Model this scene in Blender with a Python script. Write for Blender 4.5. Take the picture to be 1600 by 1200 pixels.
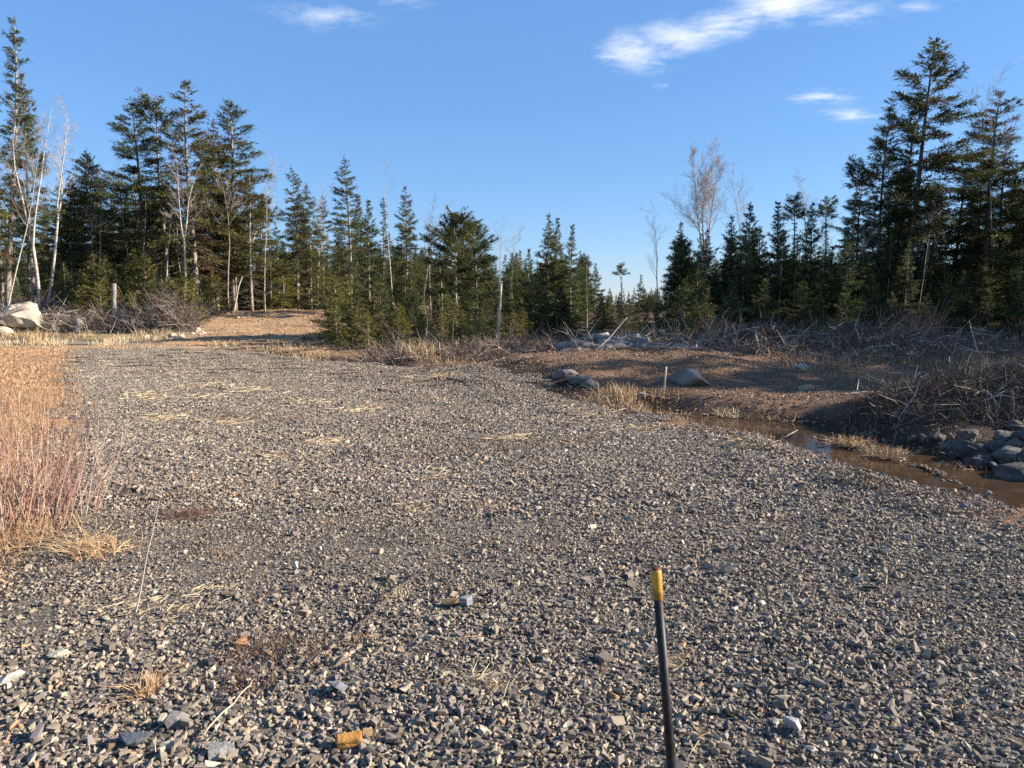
import bpy, math, random
import numpy as np
from mathutils import Vector, Matrix, Euler

for o in list(bpy.data.objects):
    bpy.data.objects.remove(o)
SC = bpy.context.scene
COL = SC.collection
R = math.radians
rng = np.random.default_rng(7)
random.seed(7)

# ------------------------------------------------------------------ camera
F = 1164.0; HOR = 475.0; CH = 1.6
PITCH = math.atan((600 - HOR) / F)
cam_d = bpy.data.cameras.new('camera')
cam_d.sensor_width = 36; cam_d.lens = 36 * F / 1600
cam_d.clip_start = 0.05; cam_d.clip_end = 3000
cam_d.dof.use_dof = True; cam_d.dof.focus_distance = 8.0; cam_d.dof.aperture_fstop = 9.0
cam = bpy.data.objects.new('camera', cam_d); COL.objects.link(cam)
cam.location = (0, 0, CH); cam.rotation_euler = (math.pi / 2 - PITCH, 0, 0)
SC.camera = cam

# ------------------------------------------------------------------ sky and sun
SUN_AZ, SUN_EL = 88.0, 23.5          # azimuth clockwise from the view direction (+Y)
W = bpy.data.worlds.new('World'); SC.world = W; W.use_nodes = True
nt = W.node_tree; N = nt.nodes; LK = nt.links
bg = N['Background']; bg.inputs['Strength'].default_value = 0.084
sky = N.new('ShaderNodeTexSky'); sky.sky_type = 'NISHITA'; sky.sun_disc = False
sky.sun_elevation = R(SUN_EL); sky.sun_rotation = R(SUN_AZ)
sky.altitude = 50; sky.air_density = 1.0; sky.dust_density = 0.0; sky.ozone_density = 3.0
tc = N.new('ShaderNodeTexCoord')
sep = N.new('ShaderNodeSeparateXYZ'); LK.new(tc.outputs['Generated'], sep.inputs[0])
def wmath(op, a, b=None, c=None, clamp=False):
    n = N.new('ShaderNodeMath'); n.operation = op; n.use_clamp = clamp
    for k, v in enumerate((a, b, c)):
        if v is None: continue
        if isinstance(v, (int, float)): n.inputs[k].default_value = v
        else: LK.new(v, n.inputs[k])
    return n.outputs[0]
zc = wmath('MAXIMUM', sep.outputs[2], 0.03)
comb = N.new('ShaderNodeCombineXYZ')
LK.new(wmath('DIVIDE', sep.outputs[0], zc), comb.inputs[0])
LK.new(wmath('DIVIDE', sep.outputs[1], zc), comb.inputs[1])
cp = comb.outputs[0]                  # where the ray meets a flat cloud layer
def wnoise(scale, detail, rough, dist, src):
    n = N.new('ShaderNodeTexNoise'); n.inputs['Scale'].default_value = scale
    n.inputs['Detail'].default_value = detail; n.inputs['Roughness'].default_value = rough
    n.inputs['Distortion'].default_value = dist
    LK.new(src, n.inputs['Vector']); return n.outputs[0]
n_big = wnoise(4.2, 8, 0.6, 0.6, cp)
n_fine = wnoise(13.0, 8, 0.7, 1.0, cp)
# thin cloud scraps: centre (x, y) on the layer, half length, half width, turn, density
SCRAPS = [(0.50, 3.10, 0.22, 0.34, -22, .85), (0.62, 2.94, 0.24, 0.26, -30, .8), (0.76, 2.80, 0.24, 0.22, -30, .8), (0.90, 2.60, 0.22, 0.30, -20, .95),
          (1.02, 2.66, 0.22, 0.16, -10, .65), (1.16, 2.72, 0.24, 0.15, 0, .65), (1.36, 2.64, 0.20, 0.08, 10, .5),
          (1.50, 3.75, 0.26, 0.18, 25, .62), (1.80, 4.1, 0.34, 0.17, 30, .6), (1.48, 2.52, 0.16, 0.12, 20, .5),
          (-0.66, 2.72, 0.28, 0.22, 10, .46), (-0.36, 2.56, 0.18, 0.2, 30, .46), (-0.75, 2.45, 0.2, 0.15, 5, .35),
          (0.70, 3.55, 0.10, 0.12, 0, .35), (2.25, 3.2, 0.18, 0.14, 30, .6),
          (-2.6, 1.8, 0.6, 0.3, 20, .7), (2.9, 1.2, 0.6, 0.25, 10, .7), (-1.2, -1.6, 0.8, 0.4, 30, .8), (0.8, -2.4, 0.6, 0.3, -20, .8), (0.3, 0.9, 0.5, 0.2, 15, .5)]
acc = None
for (cx, cy, a, b, turn, dens) in SCRAPS:
    m = N.new('ShaderNodeMapping'); m.vector_type = 'TEXTURE'
    m.inputs['Location'].default_value = (cx, cy, 0); m.inputs['Rotation'].default_value = (0, 0, R(turn))
    m.inputs['Scale'].default_value = (a * 1.15, b * 1.15, 1)
    LK.new(cp, m.inputs['Vector'])
    g = N.new('ShaderNodeVectorMath'); g.operation = 'LENGTH'; LK.new(m.outputs[0], g.inputs[0])
    v = wmath('MULTIPLY', wmath('SUBTRACT', 1.0, g.outputs['Value'], clamp=True), dens)
    acc = v if acc is None else wmath('MAXIMUM', acc, v)
ncl = wmath('ADD', wmath('MULTIPLY', n_big, 0.65), wmath('MULTIPLY', n_fine, 0.35))
den = wmath('SUBTRACT', wmath('ADD', wmath('MULTIPLY', acc, 1.2), wmath('MULTIPLY', wmath('SUBTRACT', ncl, 0.5), 2.6)), 0.22)
den = wmath('MULTIPLY', wmath('MULTIPLY', den, .84, clamp=True), wmath('MULTIPLY', acc, 2.0, clamp=True))
den = wmath('MINIMUM', den, 0.85)
tint = N.new('ShaderNodeMix'); tint.data_type = 'RGBA'; tint.blend_type = 'MULTIPLY'; tint.inputs[0].default_value = 1
hs = N.new('ShaderNodeHueSaturation'); hs.inputs['Saturation'].default_value = 1.15; hs.inputs['Value'].default_value = 0.80
LK.new(sky.outputs[0], hs.inputs['Color'])
ev = N.new('ShaderNodeMix'); ev.data_type = 'RGBA'; ev.inputs[0].default_value = 0.5     # clear cold air: an even blue over the whole dome
LK.new(hs.outputs[0], ev.inputs[6]); ev.inputs[7].default_value = (0.86, 1.9, 4.2, 1)
LK.new(ev.outputs[2], tint.inputs[6]); tint.inputs[7].default_value = (1.0, 1.0, 1.0, 1)
mx = N.new('ShaderNodeMix'); mx.data_type = 'RGBA'
LK.new(den, mx.inputs[0]); LK.new(tint.outputs[2], mx.inputs[6]); mx.inputs[7].default_value = (4.9, 5.1, 5.6, 1)
LK.new(mx.outputs[2], bg.inputs['Color'])

sun_d = bpy.data.lights.new('sun', 'SUN'); sun_d.energy = 5.0; sun_d.angle = R(0.53); sun_d.color = (1, 0.90, 0.775)
sun = bpy.data.objects.new('sun', sun_d); COL.objects.link(sun)
sd = Vector((math.sin(R(SUN_AZ)) * math.cos(R(SUN_EL)), math.cos(R(SUN_AZ)) * math.cos(R(SUN_EL)), math.sin(R(SUN_EL))))
sun.rotation_euler = sd.to_track_quat('Z', 'Y').to_euler(); sun.location = (30, 5, 30)

SC.view_settings.view_transform = 'Standard'; SC.view_settings.look = 'None'
SC.view_settings.gamma = 1.0; SC.view_settings.use_curve_mapping = False
SC.view_settings.exposure = 1.45
SC.render.engine = 'CYCLES'
SC.cycles.max_bounces = 5; SC.cycles.diffuse_bounces = 2; SC.cycles.glossy_bounces = 2
SC.cycles.transmission_bounces = 3; SC.cycles.transparent_max_bounces = 4
SC.cycles.use_denoising = False

# ------------------------------------------------------------------ camera geometry helpers (where a thing in the photo stands)
cP, sP = math.cos(PITCH), math.sin(PITCH)
def ray(px, py):
    a, b = (px - 800) / F, -(py - 600) / F
    return np.array([a, cP + b * sP, b * cP - sP])
def on_plane(px, py, z=0.0):
    d = ray(px, py); t = (z - CH) / d[2]
    return np.array([0, 0, CH]) + d * t
def at_depth(px, py, Y):
    d = ray(px, py); return np.array([0, 0, CH]) + d * (Y / d[1])

# ------------------------------------------------------------------ mesh helpers
def mesh(name, V, Fc, mats=(), fmat=None, col=None, smooth=False, uv=None):
    """Fc: list of arrays (n,3) or (n,4)."""
    me = bpy.data.meshes.new(name)
    V = np.asarray(V, np.float32)
    Fl = [np.asarray(f, np.int32) for f in (Fc if isinstance(Fc, (list, tuple)) else [Fc]) if len(f)]
    me.vertices.add(len(V)); me.vertices.foreach_set('co', V.ravel())
    tot = np.concatenate([np.full(len(f), f.shape[1], np.int32) for f in Fl])
    idx = np.concatenate([f.ravel() for f in Fl])
    me.loops.add(len(idx)); me.loops.foreach_set('vertex_index', idx)
    me.polygons.add(len(tot))
    st = np.zeros(len(tot), np.int32); st[1:] = np.cumsum(tot)[:-1]
    me.polygons.foreach_set('loop_start', st); me.polygons.foreach_set('loop_total', tot)
    if fmat is not None: me.polygons.foreach_set('material_index', np.asarray(fmat, np.int32))
    me.update(calc_edges=True)
    me.polygons.foreach_set('use_smooth', np.full(len(tot), bool(smooth)))
    for m in (mats if isinstance(mats, (list, tuple)) else [mats]): me.materials.append(m)
    if col is not None:
        a = me.attributes.new('col', 'FLOAT_COLOR', 'POINT')
        c = np.ones((len(V), 4), np.float32); c[:, :col.shape[1]] = col
        a.data.foreach_set('color', c.ravel())
    me.validate()
    return me
def obj(name, me, parent=None, loc=None, label=None, cat=None, group=None, kind=None):
    o = bpy.data.objects.new(name, me); COL.objects.link(o)
    if parent is not None: o.parent = parent
    if loc is not None: o.location = loc
    tag(o, label, cat, group, kind); return o
def tag(o, label=None, cat=None, group=None, kind=None):
    for k, v in (('label', label), ('category', cat), ('group', group), ('kind', kind)):
        if v: o[k] = v
def thing(name, loc, label, cat, group=None, rz=0.0):
    o = bpy.data.objects.new(name, None); COL.objects.link(o); o.empty_display_size = 0.2
    o.location = loc; o.rotation_euler = (0, 0, rz); tag(o, label, cat, group); return o

ORD = 'first second third fourth fifth sixth seventh eighth ninth tenth eleventh twelfth thirteenth fourteenth fifteenth sixteenth seventeenth eighteenth nineteenth twentieth twenty-first twenty-second twenty-third twenty-fourth twenty-fifth twenty-sixth twenty-seventh'.split()
def order(xs):
    r = np.argsort(np.argsort(xs)); return [ORD[k] for k in r]
class Geo:
    def __init__(s): s.V = []; s.T = []; s.Q = []; s.C = []; s.n = 0
    def add(s, V, T=None, Q=None, C=None):
        V = np.asarray(V, float); 
        if T is not None and len(T): s.T.append(np.asarray(T) + s.n)
        if Q is not None and len(Q): s.Q.append(np.asarray(Q) + s.n)
        s.V.append(V); s.n += len(V)
        s.C.append(np.ones((len(V), 3)) * 0.5 if C is None else np.broadcast_to(C, (len(V), 3)) if np.ndim(C) == 1 else C)
    def build(s, name, mats, smooth=False):
        F_ = []
        if s.T: F_.append(np.concatenate(s.T))
        if s.Q: F_.append(np.concatenate(s.Q))
        return mesh(name, np.concatenate(s.V), F_, mats, col=np.concatenate(s.C), smooth=smooth)

def norm(v): return v / np.maximum(np.linalg.norm(v, axis=-1, keepdims=True), 1e-9)
def sticks(geo, P, r, sides=3, C=None):
    """P (n,k,3) polylines, r (n,k) radii."""
    n, k, _ = P.shape
    if n == 0: return
    D = norm(P[:, -1] - P[:, 0])
    up = np.where(np.abs(D[:, 2:3]) < 0.9, np.array([[0, 0, 1.0]]), np.array([[1.0, 0, 0]]))
    A = norm(np.cross(D, up)); B = np.cross(D, A)
    th = np.arange(sides) * 2 * np.pi / sides
    ring = np.cos(th)[None, :, None] * A[:, None, :] + np.sin(th)[None, :, None] * B[:, None, :]   # n,s,3
    V = P[:, :, None, :] + ring[:, None, :, :] * r[:, :, None, None]
    base = (np.arange(n) * k * sides)[:, None, None]
    i = np.arange(k - 1)[None, :, None] * sides; j = np.arange(sides)[None, None, :]; j2 = (j + 1) % sides
    a = base + i + j; b = base + i + j2; c = b + sides; d = a + sides
    Q = np.stack([a, b, c, d], -1).reshape(-1, 4)
    Cv = None
    if C is not None: Cv = np.repeat(C, k * sides, axis=0)
    geo.add(V.reshape(-1, 3), Q=Q, C=Cv)
def tube(geo, pts, rad, sides=8, C=None, cap=True):
    pts = np.asarray(pts, float); rad = np.asarray(rad, float); k = len(pts)
    T = norm(np.gradient(pts, axis=0))
    a = np.cross(T[0], [0, 0, 1.0]) if abs(T[0][2]) < 0.9 else np.cross(T[0], [1.0, 0, 0]); a = a / np.linalg.norm(a)
    V = []
    th = np.arange(sides) * 2 * np.pi / sides
    for i in range(k):
        a = a - T[i] * a.dot(T[i]); a /= np.linalg.norm(a); b = np.cross(T[i], a)
        V.append(pts[i] + rad[i] * (np.cos(th)[:, None] * a + np.sin(th)[:, None] * b))
    V = np.concatenate(V)
    Q = [[i * sides + j, i * sides + (j + 1) % sides, (i + 1) * sides + (j + 1) % sides, (i + 1) * sides + j] for i in range(k - 1) for j in range(sides)]
    Tr = []
    if cap:
        V = np.concatenate([V, pts[:1], pts[-1:]]); m = k * sides
        Tr += [[m, (j + 1) % sides, j] for j in range(sides)]
        Tr += [[m + 1, (k - 1) * sides + j, (k - 1) * sides + (j + 1) % sides] for j in range(sides)]
    geo.add(V, T=Tr, Q=Q, C=C)
def blades(geo, P, D, L, w, bend, C=None):
    """grass blades: base P, direction D, length L, width w, bend = sideways vector at the tip."""
    n = len(P)
    if n == 0: return
    side = norm(np.cross(D, rng.normal(size=(n, 3)))) * (w[:, None] * .5)
    M = P + D * L[:, None] * .55 + bend * 0.25; Tn = P + D * L[:, None] * .93 + bend
    V = np.stack([P - side, P + side, M + side * .8, M - side * .8, Tn], 1).reshape(-1, 3)
    b = np.arange(n)[:, None] * 5
    geo.add(V, T=b + np.array([[3, 2, 4]]), Q=b + np.array([[0, 1, 2, 3]]), C=None if C is None else np.repeat(C, 5, axis=0))

from mathutils import noise as mnoise
def fbm(x, y, s=1.0, seed=0.0, octv=4):
    """cheap vectorised value-like noise from summed rotated sines, -1..1"""
    x = np.asarray(x) * s + seed * 3.17; y = np.asarray(y) * s - seed * 1.91
    out = 0; amp = 1; tot = 0
    for k in range(octv):
        a = 1.1 + 2.3 * k + seed
        xr = x * math.cos(a) - y * math.sin(a); yr = x * math.sin(a) + y * math.cos(a)
        out = out + amp * (np.sin(xr + 1.3 * np.sin(yr * 0.7 + k)) * np.cos(yr * 1.1 + 0.9 * np.sin(xr * 0.6 + 2 * k)))
        tot += amp; amp *= 0.55; x = x * 2.03; y = y * 2.03
    return out / tot * 1.6
def sstep(a, b, v):
    t = np.clip((v - a) / (b - a), 0, 1); return t * t * (3 - 2 * t)
def inside(poly, x, y):
    c = np.zeros(np.shape(x), bool); n = len(poly)
    for i in range(n):
        x1, y1 = poly[i]; x2, y2 = poly[(i + 1) % n]
        cond = ((y1 > y) != (y2 > y))
        with np.errstate(divide='ignore', invalid='ignore'):
            xi = (x2 - x1) * (y - y1) / (y2 - y1 + 1e-12) + x1
        c ^= cond & (x < xi)
    return c
def pdist(poly, x, y, closed=True):
    d = np.full(np.shape(x), 1e9); n = len(poly)
    for i in range(n if closed else n - 1):
        x1, y1 = poly[i]; x2, y2 = poly[(i + 1) % n]
        dx, dy = x2 - x1, y2 - y1
        t = np.clip(((x - x1) * dx + (y - y1) * dy) / (dx * dx + dy * dy + 1e-12), 0, 1)
        d = np.minimum(d, np.hypot(x - x1 - t * dx, y - y1 - t * dy))
    return d
def densify(pts, step=0.25, wob=0.08, seed=1.0):
    out = []
    pts = [np.asarray(p, float)[:2] for p in pts]
    for i in range(len(pts) - 1):
        n = max(1, int(np.linalg.norm(pts[i + 1] - pts[i]) / step))
        for k in range(n):
            out.append(pts[i] + (pts[i + 1] - pts[i]) * k / n)
    out.append(pts[-1]); out = np.array(out)
    out[:, 0] += fbm(out[:, 0], out[:, 1], 2.1, seed) * wob; out[:, 1] += fbm(out[:, 1], out[:, 0], 2.3, seed + 3) * wob
    return out

# ------------------------------------------------------------------ terrain
WATER_Z = -0.24
near_px = [(1015, 646), (1100, 669), (1180, 690), (1240, 707), (1300, 733), (1400, 772), (1480, 800), (1600, 812)]
far_px = [(1600, 742), (1500, 716), (1400, 697), (1320, 677), (1240, 661), (1180, 657), (1100, 650), (1015, 637)]
wn = [on_plane(a, b, WATER_Z)[:2] for a, b in near_px] + [np.array([6.6, 5.6]), np.array([9.5, 4.2])]
wf = [np.array([10.2, 6.3]), np.array([7.6, 7.6])] + [on_plane(a, b, WATER_Z)[:2] for a, b in far_px]
STREAM = densify(wn + wf + [wn[0]], 0.3, 0.07, 2.0)[:-1]
PUDDLE = densify([(-27, 31.0), (-20, 30.4), (-16.5, 29.7), (-13.6, 29.3), (-12.6, 29.7), (-14.2, 30.6), (-16, 31.4), (-18, 32.6), (-22, 33.4), (-27, 33.4), (-27, 31)], 0.5, 0.3, 5.0)[:-1]
BUMPS = [(2.8, 16.9, 4.6, 2.7, 0.47, 0.15), (8.8, 11.0, 3.4, 1.9, 0.38, -0.1), (9.5, 21, 8, 3.5, 0.28, 0.0), (14.0, 14.5, 5, 3, 0.35, 0)]
MID = densify([tuple(on_plane(a, b)[:2] + np.array([.45, .75])) for a, b in [(290, 546), (360, 549), (430, 556), (530, 567), (620, 576), (700, 586), (830, 611), (900, 634), (960, 652)]], 0.3, 0.05, 8.0)
BARS = [[on_plane(a, b, WATER_Z)[:2] for a, b in [(1268, 684), (1310, 694), (1360, 707), (1408, 722)]], [on_plane(a, b, WATER_Z)[:2] for a, b in [(1432, 726), (1466, 742), (1520, 766)]]]
def height(x, y):
    x = np.asarray(x, float); y = np.asarray(y, float)
    r = np.hypot(x, y)
    z = 0.035 * fbm(x, y, 0.35, 1.0) * sstep(3, 9, r) + 0.012 * fbm(x, y, 1.7, 4.0)
    left = sstep(0.5, -7, x - (-0.08 * (y - 30)))
    z = z + left * (sstep(31.5, 42, y + 0.12 * (x + 14) * (x < -14)) * 1.05 + sstep(40, 60, y) * 0.6)
    z = z + (1 - left) * (sstep(20, 30, y) * 0.35 + sstep(30, 60, y) * 0.5)
    z = z + sstep(-18, -24, x) * sstep(34, 40, y) * 0.35
    z = z + 0.10 * fbm(x, y, 0.8, 9.0) * sstep(14, 22, np.abs(x) * 0.6 + y * 0.8) * np.maximum(1 - left, sstep(36, 44, y))
    for (cx, cy, a, b, h, turn) in BUMPS:
        u = (x - cx) * math.cos(turn) + (y - cy) * math.sin(turn); v = -(x - cx) * math.sin(turn) + (y - cy) * math.cos(turn)
        q = (u / a) ** 2 + (v / b) ** 2
        z = z + h * np.exp(-q * q * 0.9 - 0.35 * q) * (1 + 0.16 * fbm(x, y, 1.5, cx))
    z = z + 0.02 * fbm(x, y, 2.6, 12.0) * sstep(11, 14, y + x * .6)
    # the ditch runs on as a shallow swale along the far edge of the gravel
    dm = pdist(MID, x, y, closed=False); z = z - (0.10 + .12 * sstep(17, 24, y)) * np.exp(-(dm / 0.6) ** 2)
    near = (np.abs(x - 5) < 8) & (y > 2) & (y < 17)
    if np.any(near):
        ins = inside(STREAM, x, y); d = pdist(STREAM, x, y)
        bank = WATER_Z + (z - WATER_Z) * sstep(-0.04, 0.75, d)
        bed = WATER_Z - 0.02 - 0.16 * sstep(0, 0.6, d)
        for k_, br_ in enumerate(BARS):
            db = pdist(br_, x, y, closed=False) + .05 * fbm(x, y, 4.0, 3.0 + k_); bed = np.maximum(bed, WATER_Z + .055 - .03 * k_ - 1.1 * np.maximum(db - .03, 0))
        z = np.where(near, np.where(ins, bed, np.minimum(z, bank)), z)
    pin = inside(PUDDLE, x, y); pd = pdist(PUDDLE, x, y)
    z = np.where(pin, -0.04 - 0.08 * sstep(0, 0.8, pd), np.where(pd < 1.2, -0.04 + (np.maximum(z, 0.0) + 0.04) * sstep(-0.1, 1.2, pd), z))
    return z
def hz(x, y): return float(height(np.array([x]), np.array([y]))[0])

def surf(px, py, lift=0.0):
    """where the line of sight through a photo point meets the terrain"""
    d = ray(px, py); t = np.concatenate([np.arange(1.5, 30, .05), np.arange(30, 90, .2)]) / d[1]
    P = np.array([0, 0, CH]) + d * t[:, None]; k = np.where(P[:, 2] <= height(P[:, 0], P[:, 1]) + lift)[0]
    return P[k[0]] if len(k) else P[-1]
def axis(a, b, fine0, fine1, step, grow=1.18, cap=30.0):
    g = list(np.arange(fine0, fine1 + 1e-6, step))
    s = step; v = fine1
    while v < b: s = min(s * grow, cap); v += s; g.append(v)
    s = step; v = fine0
    while v > a: s = min(s * grow, cap); v -= s; g.insert(0, v)
    return np.array(g)
def grid_sheet(xs, ys, dz=0.0):
    X, Y = np.meshgrid(xs, ys); Z = height(X, Y) + dz
    nx, ny = len(xs), len(ys)
    V = np.stack([X, Y, Z], -1).reshape(-1, 3)
    i = (np.arange(ny - 1)[:, None] * nx + np.arange(nx - 1)[None, :]).ravel()
    return V, np.stack([i, i + 1, i + nx + 1, i + nx], -1)

# gravel area outline
pe = [on_plane(a, b)[:2] for a, b in [(1600, 838), (1500, 815), (1400, 785), (1300, 748), (1180, 700), (1050, 673), (960, 655), (900, 634), (830, 611), (700, 586), (620, 576), (530, 567), (430, 556), (350, 549), (290, 545), (200, 546), (130, 548)]]
pl = [on_plane(a, b)[:2] for a, b in [(118, 570), (130, 610), (128, 660), (120, 720), (95, 790), (60, 850), (0, 930)]]
PAD = densify([(-4.2, -3.0), (6.5, -3.0), (6.3, 3.2), (5.0, 4.3)] + pe + pl + [(-3.0, 3.0), (-3.6, 1.0), (-4.2, -3.0)], 0.3, 0.10, 6.0)[:-1]
ROAD = densify([(-15.3, 28.9), (-11.6, 28.6), (-8.6, 27.6), (-7.0, 29.5), (-7.6, 33), (-8.6, 37), (-9.6, 41), (-10.5, 44), (-8, 46.5), (-7, 49), (-12, 48.5), (-16.6, 46), (-16.2, 41), (-15.2, 36), (-14.4, 32), (-15.3, 28.9)], 0.5, 0.28, 3.0)[:-1]

# ------------------------------------------------------------------ materials
def mat(name, base=(.5, .5, .5), rough=0.9, spec=0.2):
    m = bpy.data.materials.new(name); m.use_nodes = True
    b = m.node_tree.nodes['Principled BSDF']
    b.inputs['Base Color'].default_value = (*base, 1); b.inputs['Roughness'].default_value = rough
    b.inputs['Specular IOR Level'].default_value = spec
    return m, m.node_tree.nodes, m.node_tree.links, b
def ramp(nodes, links, src, stops, interp='LINEAR'):
    r = nodes.new('ShaderNodeValToRGB'); r.color_ramp.interpolation = interp
    e = r.color_ramp.elements
    e[0].position, e[0].color = stops[0][0], (*stops[0][1], 1)
    e[1].position, e[1].color = stops[1][0], (*stops[1][1], 1)
    for p, c in stops[2:]:
        q = e.new(p); q.color = (*c, 1)
    links.new(src, r.inputs[0]); return r.outputs[0]
def nz(nodes, links, scale, detail=5, rough=.6, vec=None, out=0):
    t = nodes.new('ShaderNodeTexNoise'); t.inputs['Scale'].default_value = scale; t.inputs['Detail'].default_value = detail
    t.inputs['Roughness'].default_value = rough
    if vec is not None: links.new(vec, t.inputs['Vector'])
    return t.outputs[out]
def mixc(nodes, links, f, a, b, bt='MIX'):
    m = nodes.new('ShaderNodeMix'); m.data_type = 'RGBA'; m.blend_type = bt
    if isinstance(f, (int, float)): m.inputs[0].default_value = f
    else: links.new(f, m.inputs[0])
    for k, v in ((6, a), (7, b)):
        if isinstance(v, tuple): m.inputs[k].default_value = (*v, 1)
        else: links.new(v, m.inputs[k])
    return m.outputs[2]
def bump(nodes, links, b, h, strength=.5, dist=.05):
    n = nodes.new('ShaderNodeBump'); n.inputs['Strength'].default_value = strength; n.inputs['Distance'].default_value = dist
    links.new(h, n.inputs['Height']); links.new(n.outputs[0], b.inputs['Normal'])
def attr(nodes, name, kind='GEOMETRY'):
    a = nodes.new('ShaderNodeAttribute'); a.attribute_name = name; a.attribute_type = kind; return a
def pos(nodes): return nodes.new('ShaderNodeNewGeometry').outputs['Position']

# crushed rock colours (real stone colours; the share of each by its stretch of the ramp)
STONE = [(0.0, (0.218, 0.177, 0.130)), (.15, (0.267, 0.215, 0.157)), (.29, (0.168, 0.138, 0.106)), (.41, (0.303, 0.248, 0.181)), (.50, (0.085, 0.075, 0.067)),
         (.57, (0.184, 0.147, 0.129)), (.65, (0.136, 0.113, 0.089)), (.73, (0.346, 0.287, 0.210)), (.79, (0.169, 0.136, 0.135)), (.84, (0.050, 0.050, 0.049)), (.89, (0.226, 0.198, 0.140)),
         (.935, (0.368, 0.312, 0.233)), (.955, (0.324, 0.197, 0.110)), (.974, (0.139, 0.134, 0.129)), (.988, (0.509, 0.444, 0.349))]
FINES = [(0.0, (0.183, 0.149, 0.112)), (.2, (0.222, 0.179, 0.133)), (.4, (0.145, 0.117, 0.091)), (.55, (0.249, 0.202, 0.148)), (.7, (0.116, 0.095, 0.077)), (.82, (0.164, 0.131, 0.113)), (.93, (0.320, 0.265, 0.202))]
def stone_material(name, stops, random_from='OBJECT'):
    m, nd, lk, b = mat(name, rough=.82, spec=.3)
    if random_from == 'OBJECT': src = nd.new('ShaderNodeObjectInfo').outputs['Random']
    else: src = attr(nd, 'col').outputs['Fac']
    c = ramp(nd, lk, src, stops, 'CONSTANT')
    tcn = nd.new('ShaderNodeTexCoord').outputs['Object']
    n1 = nz(nd, lk, 3.0, 6, .7, tcn)
    c = mixc(nd, lk, .55, c, ramp(nd, lk, n1, [(.3, (.36, .36, .36)), (.7, (.7, .69, .67))]), 'OVERLAY')
    lk.new(c, b.inputs['Base Color']); bump(nd, lk, b, n1, .25, .01)
    return m
M_stone = stone_material('crushed_stone', STONE)
M_stone_patch = stone_material('crushed_stone_bed', STONE, 'GEOMETRY')
RED = [(0.0, (.22, .14, .088)), (.25, (.26, .17, .11)), (.5, (.19, .125, .085)), (.65, (.29, .205, .14)), (.8, (.15, .105, .08)), (.93, (.36, .27, .19))]
M_fine_patch = stone_material('gravel_fines', FINES, 'GEOMETRY')
M_red_patch = stone_material('reddish_rubble', RED, 'GEOMETRY')
TAN = [(0.0, (.36, .215, .115)), (.3, (.42, .26, .145)), (.5, (.29, .17, .095)), (.7, (.45, .30, .175)), (.9, (.28, .21, .14))]
M_tan_patch = stone_material('tan_road_gravel', TAN, 'GEOMETRY')

def ground_material():
    m, nd, lk, b = mat('soil', rough=.95, spec=.1)
    p = pos(nd)
    a = attr(nd, 'col')
    n1 = nz(nd, lk, .9, 6, .65, p); n2 = nz(nd, lk, 9, 6, .7, p); n3 = nz(nd, lk, 45, 4, .7, p)
    c = mixc(nd, lk, .8, a.outputs['Color'], ramp(nd, lk, n1, [(.3, (.3, .3, .3)), (.7, (.7, .68, .66))]), 'OVERLAY')
    c = mixc(nd, lk, .7, c, ramp(nd, lk, n2, [(.3, (.25, .24, .22)), (.72, (.75, .74, .72))]), 'OVERLAY')
    c = mixc(nd, lk, .6, c, ramp(nd, lk, n3, [(.3, (.3, .28, .26)), (.7, (.7, .7, .7))]), 'OVERLAY')
    lk.new(c, b.inputs['Base Color'])
    ad = nd.new('ShaderNodeMath'); ad.operation = 'ADD'; lk.new(n2, ad.inputs[0]); lk.new(n3, ad.inputs[1])
    bump(nd, lk, b, ad.outputs[0], .8, .06); return m
M_ground = ground_material()

def simple_stuff(name, mul=(1, 1, 1), rough=.9, spec=.15, trans=0.0):
    """colour from the mesh's own colour attribute, slight grain"""
    m, nd, lk, b = mat(name, rough=rough, spec=spec)
    a = attr(nd, 'col'); c = mixc(nd, lk, 1.0, a.outputs['Color'], tuple(mul), 'MULTIPLY')
    lk.new(c, b.inputs['Base Color']); return m
M_straw = simple_stuff('dry_straw', rough=.7)
M_twig = simple_stuff('bare_twigs', rough=.85)

def needle_material(name, lo, hi):
    m, nd, lk, b = mat(name, rough=.65, spec=.25)
    oi = nd.new('ShaderNodeObjectInfo'); a = attr(nd, 'col')
    c = ramp(nd, lk, a.outputs['Fac'], [(0.0, (.13, .085, .055)), (.03, (.12, .08, .05)), (.10, lo), (1.0, hi)])
    t = ramp(nd, lk, oi.outputs['Random'], [(0, (.42, .50, .45)), (.35, (.5, .5, .5)), (.7, (.54, .53, .42)), (1, (.58, .51, .45))])
    c = mixc(nd, lk, .7, c, t, 'OVERLAY')
    lk.new(c, b.inputs['Base Color'])
    tr = nd.new('ShaderNodeBsdfTranslucent'); lk.new(c, tr.inputs['Color'])
    ms = nd.new('ShaderNodeMixShader'); ms.inputs[0].default_value = .22
    out = nd['Material Output']; lk.new(b.outputs[0], ms.inputs[1]); lk.new(tr.outputs[0], ms.inputs[2]); lk.new(ms.outputs[0], out.inputs[0])
    return m
M_spruce = needle_material('spruce_needles', (.040, .056, .020), (.165, .165, .058))
M_fir = needle_material('fir_needles', (.038, .060, .020), (.155, .172, .052))
M_yfir = needle_material('yellowish_fir_needles', (.080, .092, .022), (.28, .25, .055))

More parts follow.
